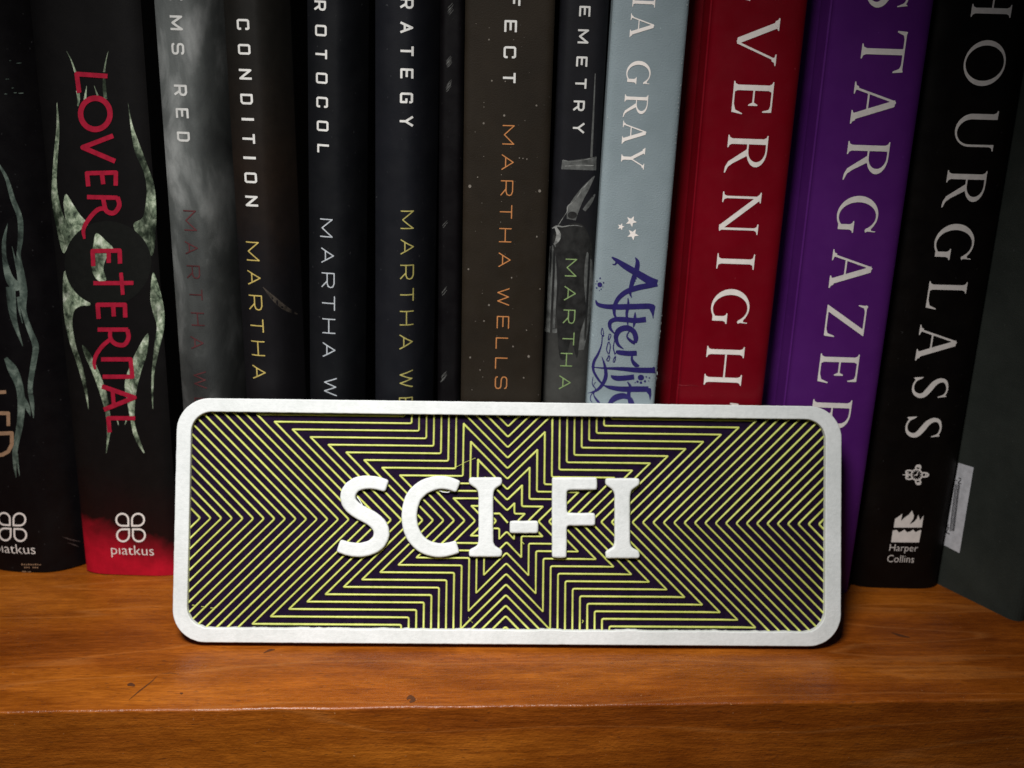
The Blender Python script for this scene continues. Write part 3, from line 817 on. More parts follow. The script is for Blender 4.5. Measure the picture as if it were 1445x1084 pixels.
# --- 1 far left, black
b0 = make_book(-150, 27, -58, 97, base=(60, 809), mat=M['k_left'], kind='round', label='black paperback at the far left with tan letters and pale thorny scrollwork', y1=560)
tr = []
tr += outline_ribbon([(-6, 228, 2), (6, 252, 4), (14, 282, 5.5), (23, 310, 6), (24.5, 339, 6), (23, 362, 5), (26, 388, 9), (30, 414, 9), (31, 440, 6), (38, 466, 6), (46, 492, 7), (44, 517, 7), (41, 548, 6), (44, 572, 5), (46, 592, .5)])
tr += outline_ribbon([(9, 316, .6), (5, 340, 5), (6, 366, 6), (12, 392, 10), (20, 404, 12), (26, 408, 8)])
tr += outline_ribbon([(14, 405, 12), (16, 430, 11), (20, 455, 7), (31, 490, .6)])
tr += outline_ribbon([(15, 349, .5), (20, 372, 2.5), (24, 386, 5)])
tr += outline_ribbon([(24, 420, 4), (26, 440, 2.5), (30, 458, .6)])
tr += outline_ribbon([(8, 505, 5), (18, 522, 13), (27, 545, 10), (30, 570, 10), (28, 600, 9), (22, 630, 8), (21, 655, 5), (23, 674, .8)])
tr += outline_ribbon([(31, 560, 6), (38, 575, 6), (42, 588, 1)])
tr += outline_ribbon([(24, 640, 3), (26, 660, 2), (28, 672, .5)])
art(b0, 'scroll_art', tr, M['bone_dim'], .55)
art(b0, 'title_lettering', pline([(-30, 555), (9, 553)], 5) + pline([(12, 601), (12, 583), (-30, 583)], 5.2) + pline([(-14, 583), (-14, 598)], 5) + pline([(-30, 613), (17, 611), (17, 627), (12, 637), (3, 642), (-12, 643)], 5.4), M['ink_tan'], .5, .00016)
def petals(b, cx_, cy_, s=1.0):
    ops = []
    for dx, dy in ((-11.3, -11), (11, -11), (-10.2, 11), (12.2, 11)):
        x, y = cx_ + dx * s, cy_ + dy * s; r = 9.8 * s; qx, qy = (1 if dx < 0 else -1), (1 if dy < 0 else -1)
        ops += [('+', ell(x, y, r, r, 30)), ('+', [(x, y), (x + qx * r, y), (x + qx * r, y + qy * r), (x, y + qy * r)])]
    for dx, dy in ((-11.3, -11), (11, -11), (-10.2, 11), (12.2, 11)):
        x, y = cx_ + dx * s, cy_ + dy * s; r = 7.3 * s; qx, qy = (1 if dx < 0 else -1), (1 if dy < 0 else -1)
        ops += [('-', ell(x, y, r, r, 30)), ('-', [(x, y), (x + qx * r, y), (x + qx * r, y + qy * r), (x, y + qy * r)])]
    return art(b, 'publisher_logo', ops, M['ink_white'], .35, .00012)
petals(b0, 16.5, 744)
small_text(b0, 'publisher_name', 'p\u0131atkus', 20, 777, 60, M['ink_white'])
bc = []
for i in range(9): bc.append(rr(30 + i * 3.2, 795.5 + (i % 3) * .4, 32.2 + i * 3.2, 797.5)); bc.append(rr(31 + i * 3, 800, 33 + i * 3, 801.6)) if i % 4 else None
bc = [q for q in bc if q]
bc += [rr(31, 806, 37, 807.2), rr(39, 806.4, 44, 807.4)]
art(b0, 'small_print', bc, M['ink_tan'], .35)
fl = []
for x, y, w_ in ((3, 113, 4), (14, 91, 5), (2, 134, 3), (12, 133, 3), (18, 134, 5), (5, 87, 2), (9, 126, 2)): fl += [('+', ell(x, y, w_ * .6, .7, 8))]
art(b0, 'star_specks', fl, M['bone_dim'], .3)
art(b0, 'scuff_and_glint_marks', outline_ribbon([(84, 762, .3), (92, 768, 1.4), (104, 776, .3)]) + outline_ribbon([(90, 772, .3), (98, 778, 1.2), (103, 783, .3)]), ink_mat('painted_glint_ink', (.07, .05, .045), .5, .5, 600), .35)  # two thin dim streaks: reflected glints painted onto the black spine
# --- 2 black with red title
b1 = make_book(35, 197, 96, 232, base=(180, 812.5), mat=M['eternal'], kind='soft', label='black paperback with red handwritten title over pale green tribal scrollwork, red at its foot')
circ = ell(151, 372, 61, 60, 60)
wl = [('+', [(80, 144), (83.5, 185), (80, 232), (79, 262), (84, 290), (92, 311), (89, 288), (93, 274), (103, 288), (113, 303), (124, 316), (120, 330), (100, 340), (88, 358), (77, 321), (70, 285), (71, 257), (75, 215), (79, 180)]),
      ('+', [(180, 144), (186, 175), (196, 205), (206, 235), (214, 262), (217, 290), (217, 326), (213, 362), (200, 345), (188, 318), (200, 308), (204, 290), (205, 265), (200, 240), (188, 208)]),
      ('+', [(90, 383), (86.5, 409), (88, 448), (95.5, 481), (108, 515), (118, 548), (125, 579), (122, 545), (115, 513), (107, 490), (101.5, 461), (104, 440), (114, 432), (128, 430), (116, 415), (100, 400)]),
      ('+', [(116, 487), (128, 500), (142, 530), (152, 560), (157, 600), (155, 615), (150, 640), (151, 612), (149, 585), (141, 555), (130, 525), (120, 503)]),
      ('+', [(214, 386), (222, 409), (228.5, 440), (228.5, 466), (222, 499), (217, 528), (215.6, 560), (215.4, 579), (213.4, 558), (213.6, 525), (217, 487), (219.5, 462), (214, 440), (211, 420)]),
      ('+', [(208, 471), (207, 499), (199, 525), (192, 555), (190, 585), (192, 605), (204, 640), (190, 618), (184, 592), (180, 570), (176, 545), (180, 525), (192, 497)]),
      ('-', circ),
      ('+', [(136, 329), (150, 340), (160, 352), (150, 365), (146, 380), (150, 395), (140, 397), (131, 385), (129, 365), (132, 345)])]
wl += outline_ribbon([(94, 72, .4), (101, 86, 1.6), (106.5, 102, 3.0)]) + outline_ribbon([(153, 72, .4), (149.5, 86, 1.6), (147, 102, 3)])
wl += outline_ribbon([(110, 128, 5), (111, 140, 4), (110, 150, 2)]) + outline_ribbon([(147, 109, 3.5), (147.5, 125, 5), (149, 140, 5)])
wl += outline_ribbon([(122.5, 121, .5), (121, 132, 2.6), (120, 141, 4)]) + outline_ribbon([(133, 121, .5), (136, 130, 2), (139, 138, 3)])
wl += outline_ribbon([(165, 590, 2.5), (166.5, 596, 1.5), (167, 600, .4)]) + outline_ribbon([(179, 590, 2.5), (177.5, 596, 1.5), (176, 600, .4)])
def closed_smooth(P, sub=5):
    n = len(P); out = []
    for i in range(n):
        p0, p1, p2, p3 = [np.array(P[(i + k - 1) % n], float) for k in range(4)]
        for k in range(sub):
            t = k / sub; out.append(tuple(.5 * ((2 * p1) + (p2 - p0) * t + (2 * p0 - 5 * p1 + 4 * p2 - p3) * t * t + (-p0 + 3 * p1 - 3 * p2 + p3) * t ** 3)))
    return out
wl = [(s_, closed_smooth(p_) if i_ < 6 or i_ == 7 else p_) for i_, (s_, p_) in enumerate(wl)]
art(b1, 'disc_print', [('+', circ)], ink_mat('near_black_disc_ink', (.0055, .006, .005), .5), .7, .00004)
art(b1, 'tribal_art', wl, M['bone'], .4)
rd = []
rd += pline([(152, 107.5), (108.5, 104.5), (112, 131)], 6.6)
rd += [('+', ell(134.8, 160.6, 24.6, 26)), ('-', ell(134.8, 160.6, 17, 18))]
rd += pline([(160, 191.6), (117, 208), (162.8, 227.6)], 6.8)
rd += pline([(163.5, 262), (163.8, 243.5), (123, 244.5), (124.8, 263)], 6.2) + pline([(144, 244), (146, 260)], 6.2)
rd += pline([(123, 278), (166, 279)], 6.2) + ribbon([(166, 278, 6.4), (168.5, 290, 6.6), (161, 300.5, 6.6), (150, 297, 6.6), (146, 281, 6)], 5) + ribbon([(149, 294, 6), (138, 296, 6.4), (125, 310, 6.2), (118, 324, 5.6), (119.5, 337, 3.6)], 5)
rd += pline([(169.6, 372), (169, 353.5), (131, 354.2), (132, 375.5)], 6.2) + pline([(153.5, 354), (153.7, 371)], 6.2)
rd += pline([(132, 399.5), (188.5, 399.3)], 5.8) + pline([(171, 384.6), (173.6, 416)], 5.4)
rd += pline([(177, 448), (176.5, 430), (138, 430), (139.6, 450)], 6.2) + pline([(160, 430), (160.8, 446.5)], 6)
rd += pline([(138, 465), (181, 465)], 6) + ribbon([(180, 465, 6.2), (181.5, 477, 6.2), (175, 486.5, 6.4), (163, 485, 6.2), (156, 477, 5.8), (156, 466, 5.4)], 5) + ribbon([(157, 478, 5.6), (146, 487, 6), (137, 499, 5.8), (133, 511, 5.2), (134.5, 521, 3.4)], 5)
rd += pline([(143, 507), (184.5, 507), (187, 531.5), (145, 531.5)], 6)
rd += pline([(144, 545), (190, 560.8), (146.7, 578)], 6.4) + pline([(159, 550), (160.8, 571)], 5.6)
rd += pline([(191, 590), (153, 590), (155, 610)], 6)
art(b1, 'title_lettering', rd, M['ink_red'], .5, .00016)
petals(b1, 184, 744.3)
small_text(b1, 'publisher_name', 'p\u0131atkus', 187, 778.5, 60, M['ink_white'])

# --- middle row stands further forward; the sign leans on it
hb = dict(kind='round', hard=True, height=.205)
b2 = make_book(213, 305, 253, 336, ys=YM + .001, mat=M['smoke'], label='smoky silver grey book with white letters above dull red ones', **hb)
lettering(b2, 'title_lettering', 'sans', [('E', 248, -6, 14), ('M', 249, 32.4, 21), ('S', 250.9, 69, 17), ('R', 254.8, 127.6, 16), ('E', 257, 160, 14.5), ('D', 258.7, 193, 14)], M['ink_grey'], 18.5)
lettering(b2, 'author_lettering', 'sans', [('M', 268.5, 311.3, 29), ('A', 270.5, 350, 19), ('R', 273, 384, 19), ('T', 276.4, 416, 15), ('H', 279, 450.5, 19), ('A', 278.5, 484, 19), ('W', 282, 536, 25), ('E', 283.5, 569, 15)], M['ink_dred'], 19, .10)
b3 = make_book(311, 398, 345, 421, ys=YM + .002, mat=M['rusty'], label='black book with wide white letters over mustard yellow thin letters', **hb)
lettering(b3, 'title_lettering', 'sans', [('C', 342.8, 34.6, 15.5), ('O', 344.4, 69.7, 15), ('N', 346, 105, 15), ('D', 347.8, 140, 15), ('I', 349.4, 168.5, 3.6), ('T', 350.8, 196, 14.5), ('I', 352, 223, 3.6), ('O', 353.6, 251, 15), ('N', 355, 284, 15)], M['ink_white2'], 18.2)
lettering(b3, 'author_lettering', 'sans', [('M', 356.7, 355, 27), ('A', 358.7, 392.4, 21), ('R', 360.5, 427.5, 21.5), ('T', 362.3, 460, 18.5), ('H', 364, 492, 21), ('A', 365.8, 525.8, 20)], M['ink_yel'], 19.5, .085)
art(b3, 'flare_print', outline_ribbon([(371, 405, .8), (384, 420, 5), (398, 438, 5), (412, 455, .8)]), ink_mat('rust_haze_ink', (.055, .045, .036), .5, .6, 400), .5, .00004)
b4 = make_book(430, 514, 436, 508, ys=YM + .0015, mat=M['k_cloth2'], label='black book with white square letters over pale blue thin letters', **hb)
lettering(b4, 'title_lettering', 'sans', [('R', 451.5, 8, 14.5), ('O', 452.4, 43.2, 16), ('T', 453, 76.7, 14), ('O', 453.7, 110.5, 15.5), ('C', 454.3, 144.5, 15.2), ('O', 455, 178, 14.7), ('L', 455.7, 210, 12.5)], M['ink_white2'], 17.2)
lettering(b4, 'author_lettering', 'sans', [('M', 460.8, 322, 26), ('A', 462.6, 360.8, 22), ('R', 463, 395.7, 21.5), ('T', 463.5, 428, 20), ('H', 464, 460.3, 21), ('A', 464.7, 494, 21), ('W', 465.9, 545.9, 26)], M['ink_pale'], 18.6, .085)
b5 = make_book(529, 616, 527, 609, ys=YM + .001, mat=M['k_cloth'], label='charcoal book with white letters over olive yellow thin letters', **hb)
lettering(b5, 'title_lettering', 'sans', [('R', 574.3, 5, 15), ('A', 574.3, 39, 17), ('T', 574.3, 72.2, 14.5), ('E', 574, 104, 14.6), ('G', 573.5, 138.3, 15), ('Y', 573.2, 171.3, 16)], M['ink_white2'], 18.3)
lettering(b5, 'author_lettering', 'sans', [('M', 574.8, 310.5, 26), ('A', 574.8, 348.8, 22), ('R', 574.2, 384.4, 21), ('T', 574, 416.4, 18), ('H', 573.6, 449.3, 20.5), ('A', 573.3, 483, 21.5), ('W', 572.7, 535.2, 25), ('E', 572.4, 569, 16)], M['ink_olive'], 18.8, .085)
# --- slim black book set back between
b55 = make_book(621, 655, 616, 649, ys=YM + .009, mat=M['k_left'], label='slim plain black book set back between the charcoal and the brown black one', kind='soft', height=.2)
sm = []; M['ink_dim'] = ink_mat('dim_grey_ink', (.12, .12, .115), .5, .4)
random.seed(3)
for (x, y, n, l) in ((636, 14, 5, 12), (634, 88, 6, 10), (633, 122, 6, 11), (626, 412, 3, 7), (626, 533, 6, 10), (627, 318, 2, 5)):
    for i in range(n):
        yy = y - l / 2 + l * i / n; xx = x + random.uniform(-1.5, 1.5)
        sm += outline_ribbon([(xx - 3.5, yy + 4, .3), (xx - 1, yy + random.uniform(0, 2), .7), (xx + 1, yy - random.uniform(0, 2), .5), (xx + 3.5, yy - 4, .3)], 3)
    art(b55, 'blurb_print', sm, M['ink_dim'], .3); sm = []
# --- brown black
b6 = make_book(657, 783, 649.5, 764, ys=YM, mat=M['brown_k'], label='thick brown black book with white letters over copper thin letters and star specks', kind='square', height=.205, hard=False)
lettering(b6, 'title_lettering', 'sans', [('F', 725.5, 1, 15), ('E', 720.6, 37, 17), ('C', 719.5, 73.9, 17), ('T', 718.7, 110, 15)], M['ink_white2'], 17.8)
lettering(b6, 'author_lettering', 'sans', [('M', 717.8, 190.4, 27.5), ('A', 716.7, 229, 22.5), ('R', 715.4, 265.6, 22), ('T', 714, 299, 19), ('H', 713, 332, 20), ('A', 712.4, 366.8, 21), ('W', 710, 418.9, 25), ('E', 709.7, 454.8, 17.5), ('L', 708.2, 484.3, 16), ('L', 707.3, 512.6, 16), ('S', 707, 540, 18)], M['ink_orange'], 17.4, .085)
sk = []
random.seed(11)
for (x, y, r) in ((690, 56, 1.2), (694, 114, 1.2), (757, 149, 1.3), (711.5, 163, 1.5), (682.5, 174, 1.4), (674, 250, .9), (663, 263, 2.2), (761.5, 269.5, 2), (733, 223, .9), (738, 223.5, .9), (743.5, 224.5, .9), (713, 115, .9), (661, 380, 1.3), (757.5, 334, 1.2), (722, 392, 1), (690, 430.5, 1.4), (683, 453, 1.2), (762, 408, 1), (663.5, 504.5, 1.3), (746, 503, 1.7), (724, 489, 1.2), (743, 466, .9), (677.5, 522, 1), (739, 533, 1)):
    sk.append(('+', ell(x, y, r, r * 1.1, 9)))
for i in range(40): 
    x, y, r = random.uniform(662, 760), random.uniform(0, 560), random.uniform(.35, .7); sk.append(('+', ell(x, y, r, r, 6)))
art(b6, 'star_specks', sk, ink_mat('dusty_speck_ink', (.17, .15, .125), .6, .4), .4)
# --- photo spine
b7 = make_book(789, 862, 768, 827, ys=YM + .003, mat=M['fig_bg'], label='narrow dark grey book with a grainy armoured figure and soft green letters', kind='soft', hard=True, height=.205)
art(b7, 'figure_backdrop', [('+', [(776, 350), (784, 345), (786, 400), (783, 463), (770, 466)]), ('+', [(824, 355), (835, 345), (838, 420), (830, 470), (824, 494), (815, 494), (812, 485), (816, 450), (822, 410)]), ('+', [(769, 466), (786, 464), (786, 470), (769, 471)])], M['fig_mid'], .5, .00004)
M['fig_body'] = ink_mat('charcoal_photo_ink', (.020, .020, .0195), .5, .6, 350)
M['fig_rim'] = ink_mat('pale_grey_photo_ink', (.24, .245, .235), .5, .7, 420)
art(b7, 'figure_arm', outline_ribbon([(840, 104, 1.2), (837.5, 160, 2.4), (834.5, 222, 3.2)]) + [('+', [(793.5, 226), (800, 227.5), (842, 221.5), (841.5, 241), (823, 240), (792, 239)])]
    + outline_ribbon([(839, 249, 1.5), (828, 264, 9), (817, 280, 13), (809, 296, 16), (806, 310, 13)]) + outline_ribbon([(840, 275, 2), (832, 287, 6), (824, 297, 5)]), M['fig_mid'], .5, .00006)
art(b7, 'figure_body', [('+', closed_smooth([(799, 318), (812, 314), (826, 322), (836, 350), (835, 368), (828, 356), (824, 395), (827, 440), (819, 470), (814, 505), (806, 480), (798, 505), (789, 500), (786, 440), (790, 400), (787, 370), (782, 356), (780, 336), (788, 322)])), ('+', ell(807.5, 303.5, 6.5, 5))], M['fig_body'], .5, .00008)
art(b7, 'arm_highlight', outline_ribbon([(836, 251, .5), (822, 267, 1.3), (811, 283, 1.5), (801.5, 291, 1.6), (800, 299, 1), (794, 308, .8), (788, 318, .6)])
    + outline_ribbon([(794, 226, 1), (810, 228, .7), (841, 222.3, 1)]) + outline_ribbon([(797, 234.5, 1), (820, 233.5, 2.2), (838, 234, 1)]), M['fig_rim'], .35, .0001)
art(b7, 'shoulder_highlight', outline_ribbon([(779, 324, 1), (786, 319.5, 2.4), (794, 320, 1.6), (803, 318.5, 1), (814, 318.2, 1.3), (822, 320, .6)]) + outline_ribbon([(784, 321, 3), (788, 330, 6), (787, 338, 6), (782, 346, 2)]), M['fig_rim'], .35, .0001)
lettering(b7, 'title_lettering', 'sans', [('E', 825.2, 16, 15), ('M', 823.3, 51.5, 20), ('E', 821, 87, 14.5), ('T', 819.7, 118, 14.5), ('R', 817.2, 149.4, 15), ('Y', 816.3, 180.7, 16)], M['ink_white2'], 15.8, off=.00014)
lettering(b7, 'author_lettering', 'sans', [('M', 806, 377.7, 25), ('A', 804.7, 414, 21), ('R', 803.2, 446.9, 20), ('T', 802, 478, 18), ('H', 799.2, 507.5, 19), ('A', 797.4, 539.7, 20)], M['ink_green'], 16.8, .09, off=.00014)
# --- dusty blue
b8 = make_book(867.5, 972, 827, 926, ys=YM - .0008, mat=M['blue'], label='dusty pale blue book with white capitals, three stars and indigo script', kind='square', height=.203)
lettering(b8, 'author_lettering', 'serif', [('I', 908.5, 3.5, 14, 32), ('A', 905.9, 36.5, 34), ('G', 900.9, 103.5, 35), ('R', 897.3, 150, 32.5), ('A', 894.8, 187.3, 33), ('Y', 893.1, 223.6, 31)], M['ink_white'], 33)
def star5(x, y, r, a0):
    return [(x + (r if i % 2 == 0 else r * .42) * math.cos(math.radians(a0 + 36 * i)), y + (r if i % 2 == 0 else r * .42) * math.sin(math.radians(a0 + 36 * i))) for i in range(10)]
art(b8, 'star_print', [('+', star5(890.8, 312.3, 8.4, 10)), ('+', star5(876.2, 320, 5.2, 0)), ('+', star5(893, 330.8, 8.6, 12))], M['ink_white'], .35)
def q(pts): return [(820 + x / 4.171, 340 + y / 4.171, w_ * (1.5 if w_ > 8 else 1.2) / 4.171) for x, y, w_ in pts]
sc_ = []
# A
sc_ += outline_ribbon(q([(180, 95, 6), (206, 112, 14), (262, 150, 24), (330, 190, 26), (400, 232, 30), (448, 248, 26)]))
sc_ += outline_ribbon(q([(184, 136, 3), (200, 138, 8), (212, 118, 10)])) 
sc_ += outline_ribbon(q([(448, 250, 24), (400, 262, 22), (330, 276, 22), (265, 300, 20), (222, 335, 18), (198, 380, 15), (196, 430, 11), (215, 462, 6), (240, 470, 2)]))
sc_ += outline_ribbon(q([(318, 96, 3), (332, 125, 16), (325, 175, 20), (302, 240, 18), (288, 300, 12), (298, 335, 3)]))
# f
sc_ += outline_ribbon(q([(86, 350, 5), (100, 374, 14), (150, 386, 18), (230, 388, 22), (320, 386, 22), (395, 384, 22), (428, 392, 22)])) + [('+', [(820 + a / 4.171, 340 + c / 4.171) for a, c in [(405, 378), (438, 384), (432, 412), (424, 462), (416, 430), (400, 400)]])]
sc_ += outline_ribbon(q([(276, 335, 4), (278, 380, 11), (268, 430, 11), (276, 500, 5)]))
# t
sc_ += outline_ribbon(q([(382, 462, 22), (320, 468, 20), (250, 462, 20), (200, 462, 18), (170, 480, 16), (172, 515, 12), (196, 545, 5)]))
sc_ += outline_ribbon(q([(318, 420, 5), (316, 465, 14), (308, 508, 5)]))
# e
sc_ += outline_ribbon(q([(250, 636, 4), (218, 610, 12), (205, 565, 18), (225, 525, 22), (270, 512, 22), (308, 532, 20), (322, 570, 20), (318, 600, 12)])) + outline_ribbon(q([(318, 602, 14), (292, 588, 12), (270, 560, 8), (290, 520, 5)]))
# r
sc_ += outline_ribbon(q([(328, 660, 20), (280, 662, 20), (225, 656, 18), (205, 648, 8)])) + outline_ribbon(q([(300, 664, 8), (300, 700, 11), (320, 728, 17), (342, 736, 8)]))
# l
sc_ += outline_ribbon(q([(60, 742, 3), (130, 748, 8), (230, 752, 14), (330, 760, 20), (436, 762, 22)])) + [('+', [(820 + a / 4.171, 340 + c / 4.171) for a, c in [(405, 752), (430, 740), (440, 782), (410, 776)]])]
# i
sc_ += outline_ribbon(q([(312, 800, 20), (262, 806, 20), (212, 808, 20), (186, 800, 14), (176, 790, 4)])) + [('+', [(820 + x / 4.171, 340 + y / 4.171) for x, y in ell(352, 804, 19, 17, 14)])]
for x, y, r in ((384, 800, 5), (376, 826, 7), (352, 834, 8), (332, 828, 7), (318, 834, 4), (402, 806, 5), (398, 824, 3)): sc_.append(('+', [(820 + a / 4.171, 340 + c / 4.171) for a, c in ell(x, y, r, r, 8)]))
# f2
sc_ += outline_ribbon(q([(132, 850, 4), (170, 862, 14), (240, 872, 20), (320, 872, 22), (396, 872, 22)])) + [('+', [(820 + a / 4.171, 340 + c / 4.171) for a, c in [(380, 862), (412, 868), (414, 905), (406, 942), (398, 905), (380, 884)]])]
sc_ += outline_ribbon(q([(272, 828, 4), (290, 860, 12), (280, 900, 14), (288, 960, 12), (290, 1000, 8)]))
# e2
sc_ += outline_ribbon(q([(305, 960, 14), (290, 930, 14), (250, 912, 22), (205, 922, 24), (176, 946, 18), (166, 975, 14), (180, 1010, 10)]))
# flourishes at the left edge
sc_ += outline_ribbon(q([(122, 516, 3), (118, 545, 5), (132, 560, 5), (128, 520, 4), (120, 512, 3)])) + outline_ribbon(q([(124, 560, 5), (120, 610, 6), (100, 665, 9), (76, 710, 11), (72, 760, 10), (98, 810, 9), (130, 850, 7)]))
sc_ += outline_ribbon(q([(166, 545, 4), (160, 580, 5), (172, 620, 5), (160, 680, 6), (150, 700, 5), (162, 706, 4), (168, 680, 5), (150, 640, 5), (162, 590, 5), (176, 556, 4), (166, 545, 3)], ))
sc_ += outline_ribbon(q([(196, 586, 4), (190, 630, 6), (202, 680, 6), (196, 712, 5), (188, 706, 4), (200, 676, 4), (206, 655, 4)]))
sc_ += outline_ribbon(q([(122, 682, 3), (138, 730, 10), (146, 790, 15), (128, 840, 14), (96, 876, 10), (60, 892, 5), (40, 900, 3)]))
sc_ += outline_ribbon(q([(70, 800, 3), (66, 845, 4), (84, 870, 4), (74, 905, 5), (95, 940, 9), (110, 952, 6)])) + outline_ribbon(q([(86, 830, 3), (74, 850, 3), (88, 880, 4), (60, 905, 4), (55, 935, 4), (66, 950, 3)]))
for x, y, r in ((110, 258, 15), (112, 220, 5), (132, 246, 5), (94, 238, 4), (92, 278, 5), (118, 284, 4), (108, 292, 3), (128, 270, 3), (310, 215, 3), (318, 236, 4), (326, 222, 3), (312, 248, 3), (88, 255, 3)): sc_.append(('+', [(820 + a / 4.171, 340 + c / 4.171) for a, c in ell(x, y, r, r, 9)]))
art(b8, 'script_lettering', sc_, M['ink_blue'], .4)
we = []
random.seed(5)
for i in range(70):
    y = random.uniform(0, 560); x = 970.5 - y * .0805 - abs(random.gauss(0, .9)); r = random.uniform(.3, .9)
    we.append(('+', ell(x, y, r * .7, r * random.uniform(.8, 2.2), 7)))
for i in range(30):
    y = random.uniform(0, 560); x = 869.5 - y * .0745 + abs(random.gauss(0, .8)); r = random.uniform(.3, .7)
    we.append(('+', ell(x, y, r * .6, r * random.uniform(.8, 2), 7)))
art(b8, 'edge_wear', we, ink_mat('rubbed_card', (.48, .52, .52), .7, .3), .3, .00016)
# --- crimson
b9 = make_book(974, 1141, 929, 1077, ys=YM + .0035, mat=M['red'], label='crimson paperback with large cream serif capitals between the blue and violet books', kind='crease', height=.203)
lettering(b9, 'title_lettering', 'serif', [('E', 1074, -22, 48, 57), ('V', 1069, 58.8, 68, 57.5), ('E', 1062, 138.5, 47, 56.5), ('R', 1053.6, 218, 54, 56.5), ('N', 1044.7, 301, 61, 54.5), ('I', 1038, 369, 22, 53), ('G', 1030.4, 434, 52, 52), ('H', 1021.8, 516.4, 55, 53), ('T', 1013, 593, 50, 52)], M['ink_white'], 55)
art(b9, 'scuff_and_glint_marks', outline_ribbon([(953, 541, .3), (963, 544, 1.1), (975, 543.5, .6), (986, 545, .3)]) + outline_ribbon([(990, 543, .2), (1000, 541.5, .8), (1008, 542, .2)]), ink_mat('rubbed_crimson_card', (.26, .02, .03), .5, .5, 700), .35)
# --- violet
b10 = make_book(1143, 1318, 1078, 1239, base=(1201, 838), mat=M['violet'], label='violet paperback with large cream serif capitals between the crimson and black books', kind='crease', height=.203)
lettering(b10, 'title_lettering', 'serif', [('S', 1254, -8, 40, 59), ('T', 1246, 73, 60, 61), ('A', 1232.7, 146, 60, 60), ('R', 1223.2, 227.4, 55, 59), ('G', 1210, 304, 55, 56), ('A', 1200.8, 380, 55, 57), ('Z', 1193, 452.7, 47, 56), ('E', 1183, 520.4, 42, 55), ('R', 1172, 588, 48, 55)], M['ink_white'], 55)
# --- black serif
b11 = make_book(1320, 1464, 1240, 1370, base=(1260, 830.5), mat=M['hg'], label='black paperback with large cream serif capitals, a small clock emblem and flame logo', kind='soft', height=.203)
lettering(b11, 'title_lettering', 'serif', [('H', 1402, -4, 58, 57), ('O', 1389.5, 89.3, 65, 57), ('U', 1377, 184.6, 58, 57), ('R', 1361.5, 267.3, 53, 56), ('G', 1346.5, 343, 54, 54), ('L', 1335.6, 417.5, 40, 54), ('A', 1321.8, 484.3, 51, 54), ('S', 1312.7, 547, 31, 51), ('S', 1303.3, 602.8, 31, 51)], M['ink_white'], 55)
def h6(pts): return [(1180 + x / 3.615, 600 + y / 3.615) for x, y in pts]
hc = [('+', h6([(293, 522), (300, 478), (318, 466), (337, 452), (330, 488), (350, 470), (372, 455), (386, 434), (396, 462), (392, 478), (374, 506), (398, 492), (412, 475), (418, 456), (428, 485), (446, 460), (436, 522)])),
      ('+', h6([(288, 537), (308, 534), (320, 548), (332, 542), (348, 532), (360, 546), (378, 542), (392, 532), (404, 546), (420, 538), (434, 534), (422, 598), (280, 597)]))]
art(b11, 'publisher_logo', hc, M['ink_white'], .3)
small_text(b11, 'publisher_name', 'Harper', 1275, 774.5, 40, M['ink_white'], hpx=12.5)
small_text(b11, 'publisher_name', 'Collins', 1271, 788.5, 38, M['ink_white'], hpx=10)
kx, ky = 1293.5, 670
ck = [('+', ell(kx, ky, 8.6, 8.6, 24)), ('-', ell(kx, ky, 6.8, 6.8, 24)), ('+', ell(kx, ky, 1.4, 1.4, 8))]
for i in range(12):
    a = math.radians(30 * i); ck += pline([(kx + 5 * math.cos(a), ky + 5 * math.sin(a)), (kx + 6.9 * math.cos(a), ky + 6.9 * math.sin(a))], .9)
ck += pline([(kx, ky), (kx + 2, ky - 4.5)], 1) + pline([(kx, ky), (kx - 4, ky + 1)], 1)
for a0, sg in ((-100, 1), (-60, -1), (-20, 1), (20, -1), (60, 1), (100, -1), (140, 1), (-140, -1)):
    a = math.radians(a0); dx, dy = math.cos(a), math.sin(a); tx, ty = -dy * sg, dx * sg
    ck += outline_ribbon([(kx + 8.6 * dx, ky + 8.6 * dy, 2.2), (kx + 13.5 * dx + 1.5 * tx, ky + 11.5 * dy + 1.5 * ty, 2.2), (kx + 16 * dx + 4.5 * tx, ky + 13 * dy + 4.5 * ty, 2), (kx + 13 * dx + 6.5 * tx, ky + 11 * dy + 6.5 * ty, 2.2), (kx + 11.6 * dx + 4.2 * tx, ky + 10.2 * dy + 4.2 * ty, 2)], 4)
ck += outline_ribbon([(kx - 9, ky, 3), (kx - 14, ky, 2), (kx - 20, ky, .6)], 4) + [('+', ell(kx - 14.5, ky - 2.2, 1.4, 1.4, 8)), ('+', ell(kx - 14.5, ky + 2.2, 1.4, 1.4, 8))]
art(b11, 'clock_emblem', ck, M['ink_white'], .3)
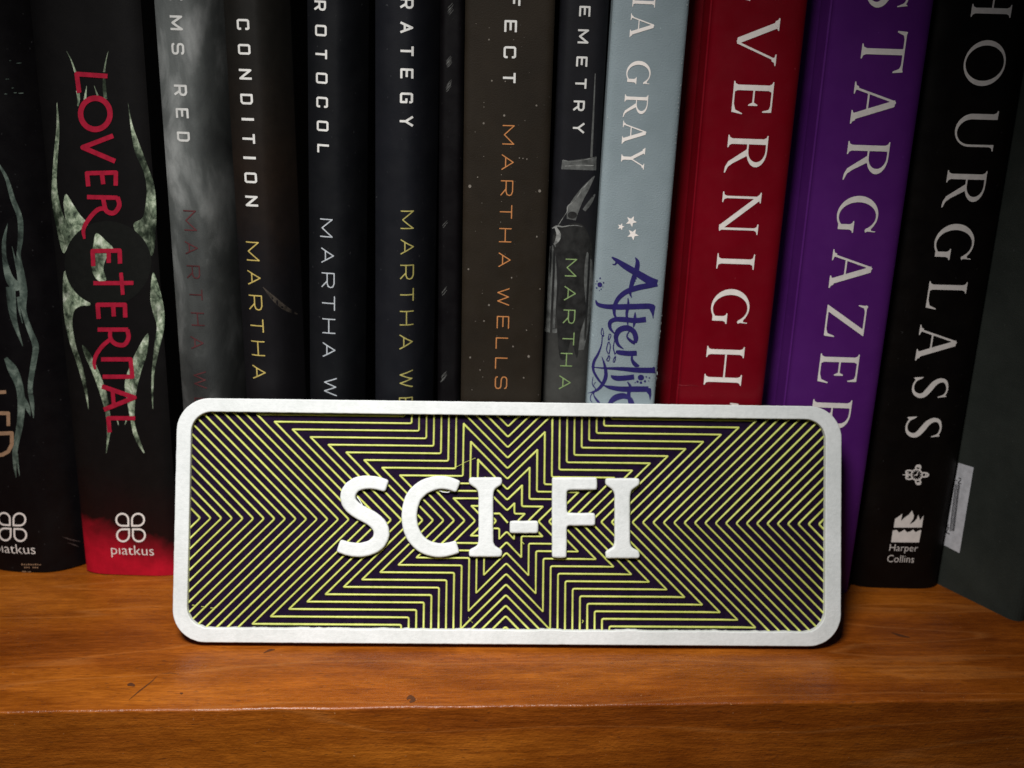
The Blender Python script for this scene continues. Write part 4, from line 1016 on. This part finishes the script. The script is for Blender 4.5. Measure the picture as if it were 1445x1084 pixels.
# --- dark green book standing forward at the right
p0, p1 = ground(1327, 826), ground(1436, 880)
dirn = (p1 - p0); print('green', p0, p1, dirn.length)
def green_book():
    root = bpy.data.objects.new('book', None); root.empty_display_size = .02; C.objects.link(root)
    d = Vector((dirn.x, dirn.y, 0)).normalized()
    back = p1 - d * .15
    ang = math.atan2(-d.x, d.y) + math.pi            # local -y runs to the front edge
    root.location = (p1.x, p1.y, 0); root.rotation_euler = (0, 0, math.atan2(d.x, -d.y))
    M4 = Matrix.Translation(root.location) @ Matrix.Rotation(root.rotation_euler.z, 4, 'Z')
    W_, D_, H_ = .034, .152, .225; r = .0035
    out = [(0, D_), (0, r)] + [(r - r * math.cos(a), r - r * math.sin(a)) for a in np.linspace(0, math.pi / 2, 7)] + [(W_ - r + r * math.sin(a), r - r * math.cos(a)) for a in np.linspace(0, math.pi / 2, 7)] + [(W_, D_)]
    th = .0028; inn = [(th + x * (W_ - 2 * th) / W_, y + th if y < D_ - .001 else y) for x, y in out]; N = len(out)
    V = [(x, y, 0) for x, y in out] + [(x, y, H_) for x, y in out] + [(x, y, 0) for x, y in inn] + [(x, y, H_) for x, y in inn]; F = []
    for i in range(N - 1):
        F += [(i, i + 1, N + i + 1, N + i), (2 * N + i + 1, 2 * N + i, 3 * N + i, 3 * N + i + 1), (i + 1, i, 2 * N + i, 2 * N + i + 1), (N + i, N + i + 1, 3 * N + i + 1, 3 * N + i)]
    F += [(0, N, 3 * N, 2 * N), (N - 1, 3 * N - 1, 4 * N - 1, 2 * N - 1)]
    mesh_obj('cover', V, F, M['green'], root)
    v, f = box_geo(th + .0003, W_ - th - .0003, th + .004, D_ - .004, .003, H_ - .003); mesh_obj('page_block', v, f, M['paper'], root)
    root['label'] = 'dark green hardback at the far right with a pale barcode label on its board'; root['category'] = 'book'
    # label on the board facing the row
    n = (M4.to_3x3() @ Vector((-1, 0, 0))); Mi4 = M4.inverted()
    P = lambda x, y: Mi4 @ hit(x, y, root.location, n)
    def patch(name, loops, off, mat):
        me = outlines_to_mesh(name, [[(P(x, y).y, P(x, y).z) for x, y in lp] for lp in loops])
        for q_ in me.vertices: q_.co = (-off, q_.co.x, q_.co.y)
        me.materials.clear(); me.materials.append(mat); return link(bpy.data.objects.new(name, me), root)
    lab = patch('barcode_label', [[(1353, 653), (1374.5, 659.5), (1354.5, 780.5), (1332.5, 769)]], .0002, ink_mat('label_paper', (.56, .57, .60), .7, .2))
    bars = []
    for k, (a, w_) in enumerate(((0, 1.1), (2.3, .8), (4.4, 1.3), (6.6, .7))):
        bars.append([(1349 + a * .9, 683), (1349 + a * .9 + w_, 683.4), (1341 + a * .9 + w_, 749), (1341 + a * .9, 748.4)])
    o = patch('barcode_print', bars, .0004, ink_mat('barcode_ink', (.03, .03, .035), .6))
    t = patch('digit_print', shape(pline([(1353.5, 674), (1357, 674.5), (1356.8, 677), (1353.5, 680), (1353.3, 681.5), (1357.5, 682)], .9) + pline([(1349.5, 677), (1352, 677.5)], .9) + pline([(1336, 751), (1341, 753)], 1) + pline([(1336, 751), (1340, 744), (1335, 742), (1340, 740)], 1), .3), .0004, ink_mat('digit_ink', (.04, .04, .045), .6))
green_book()
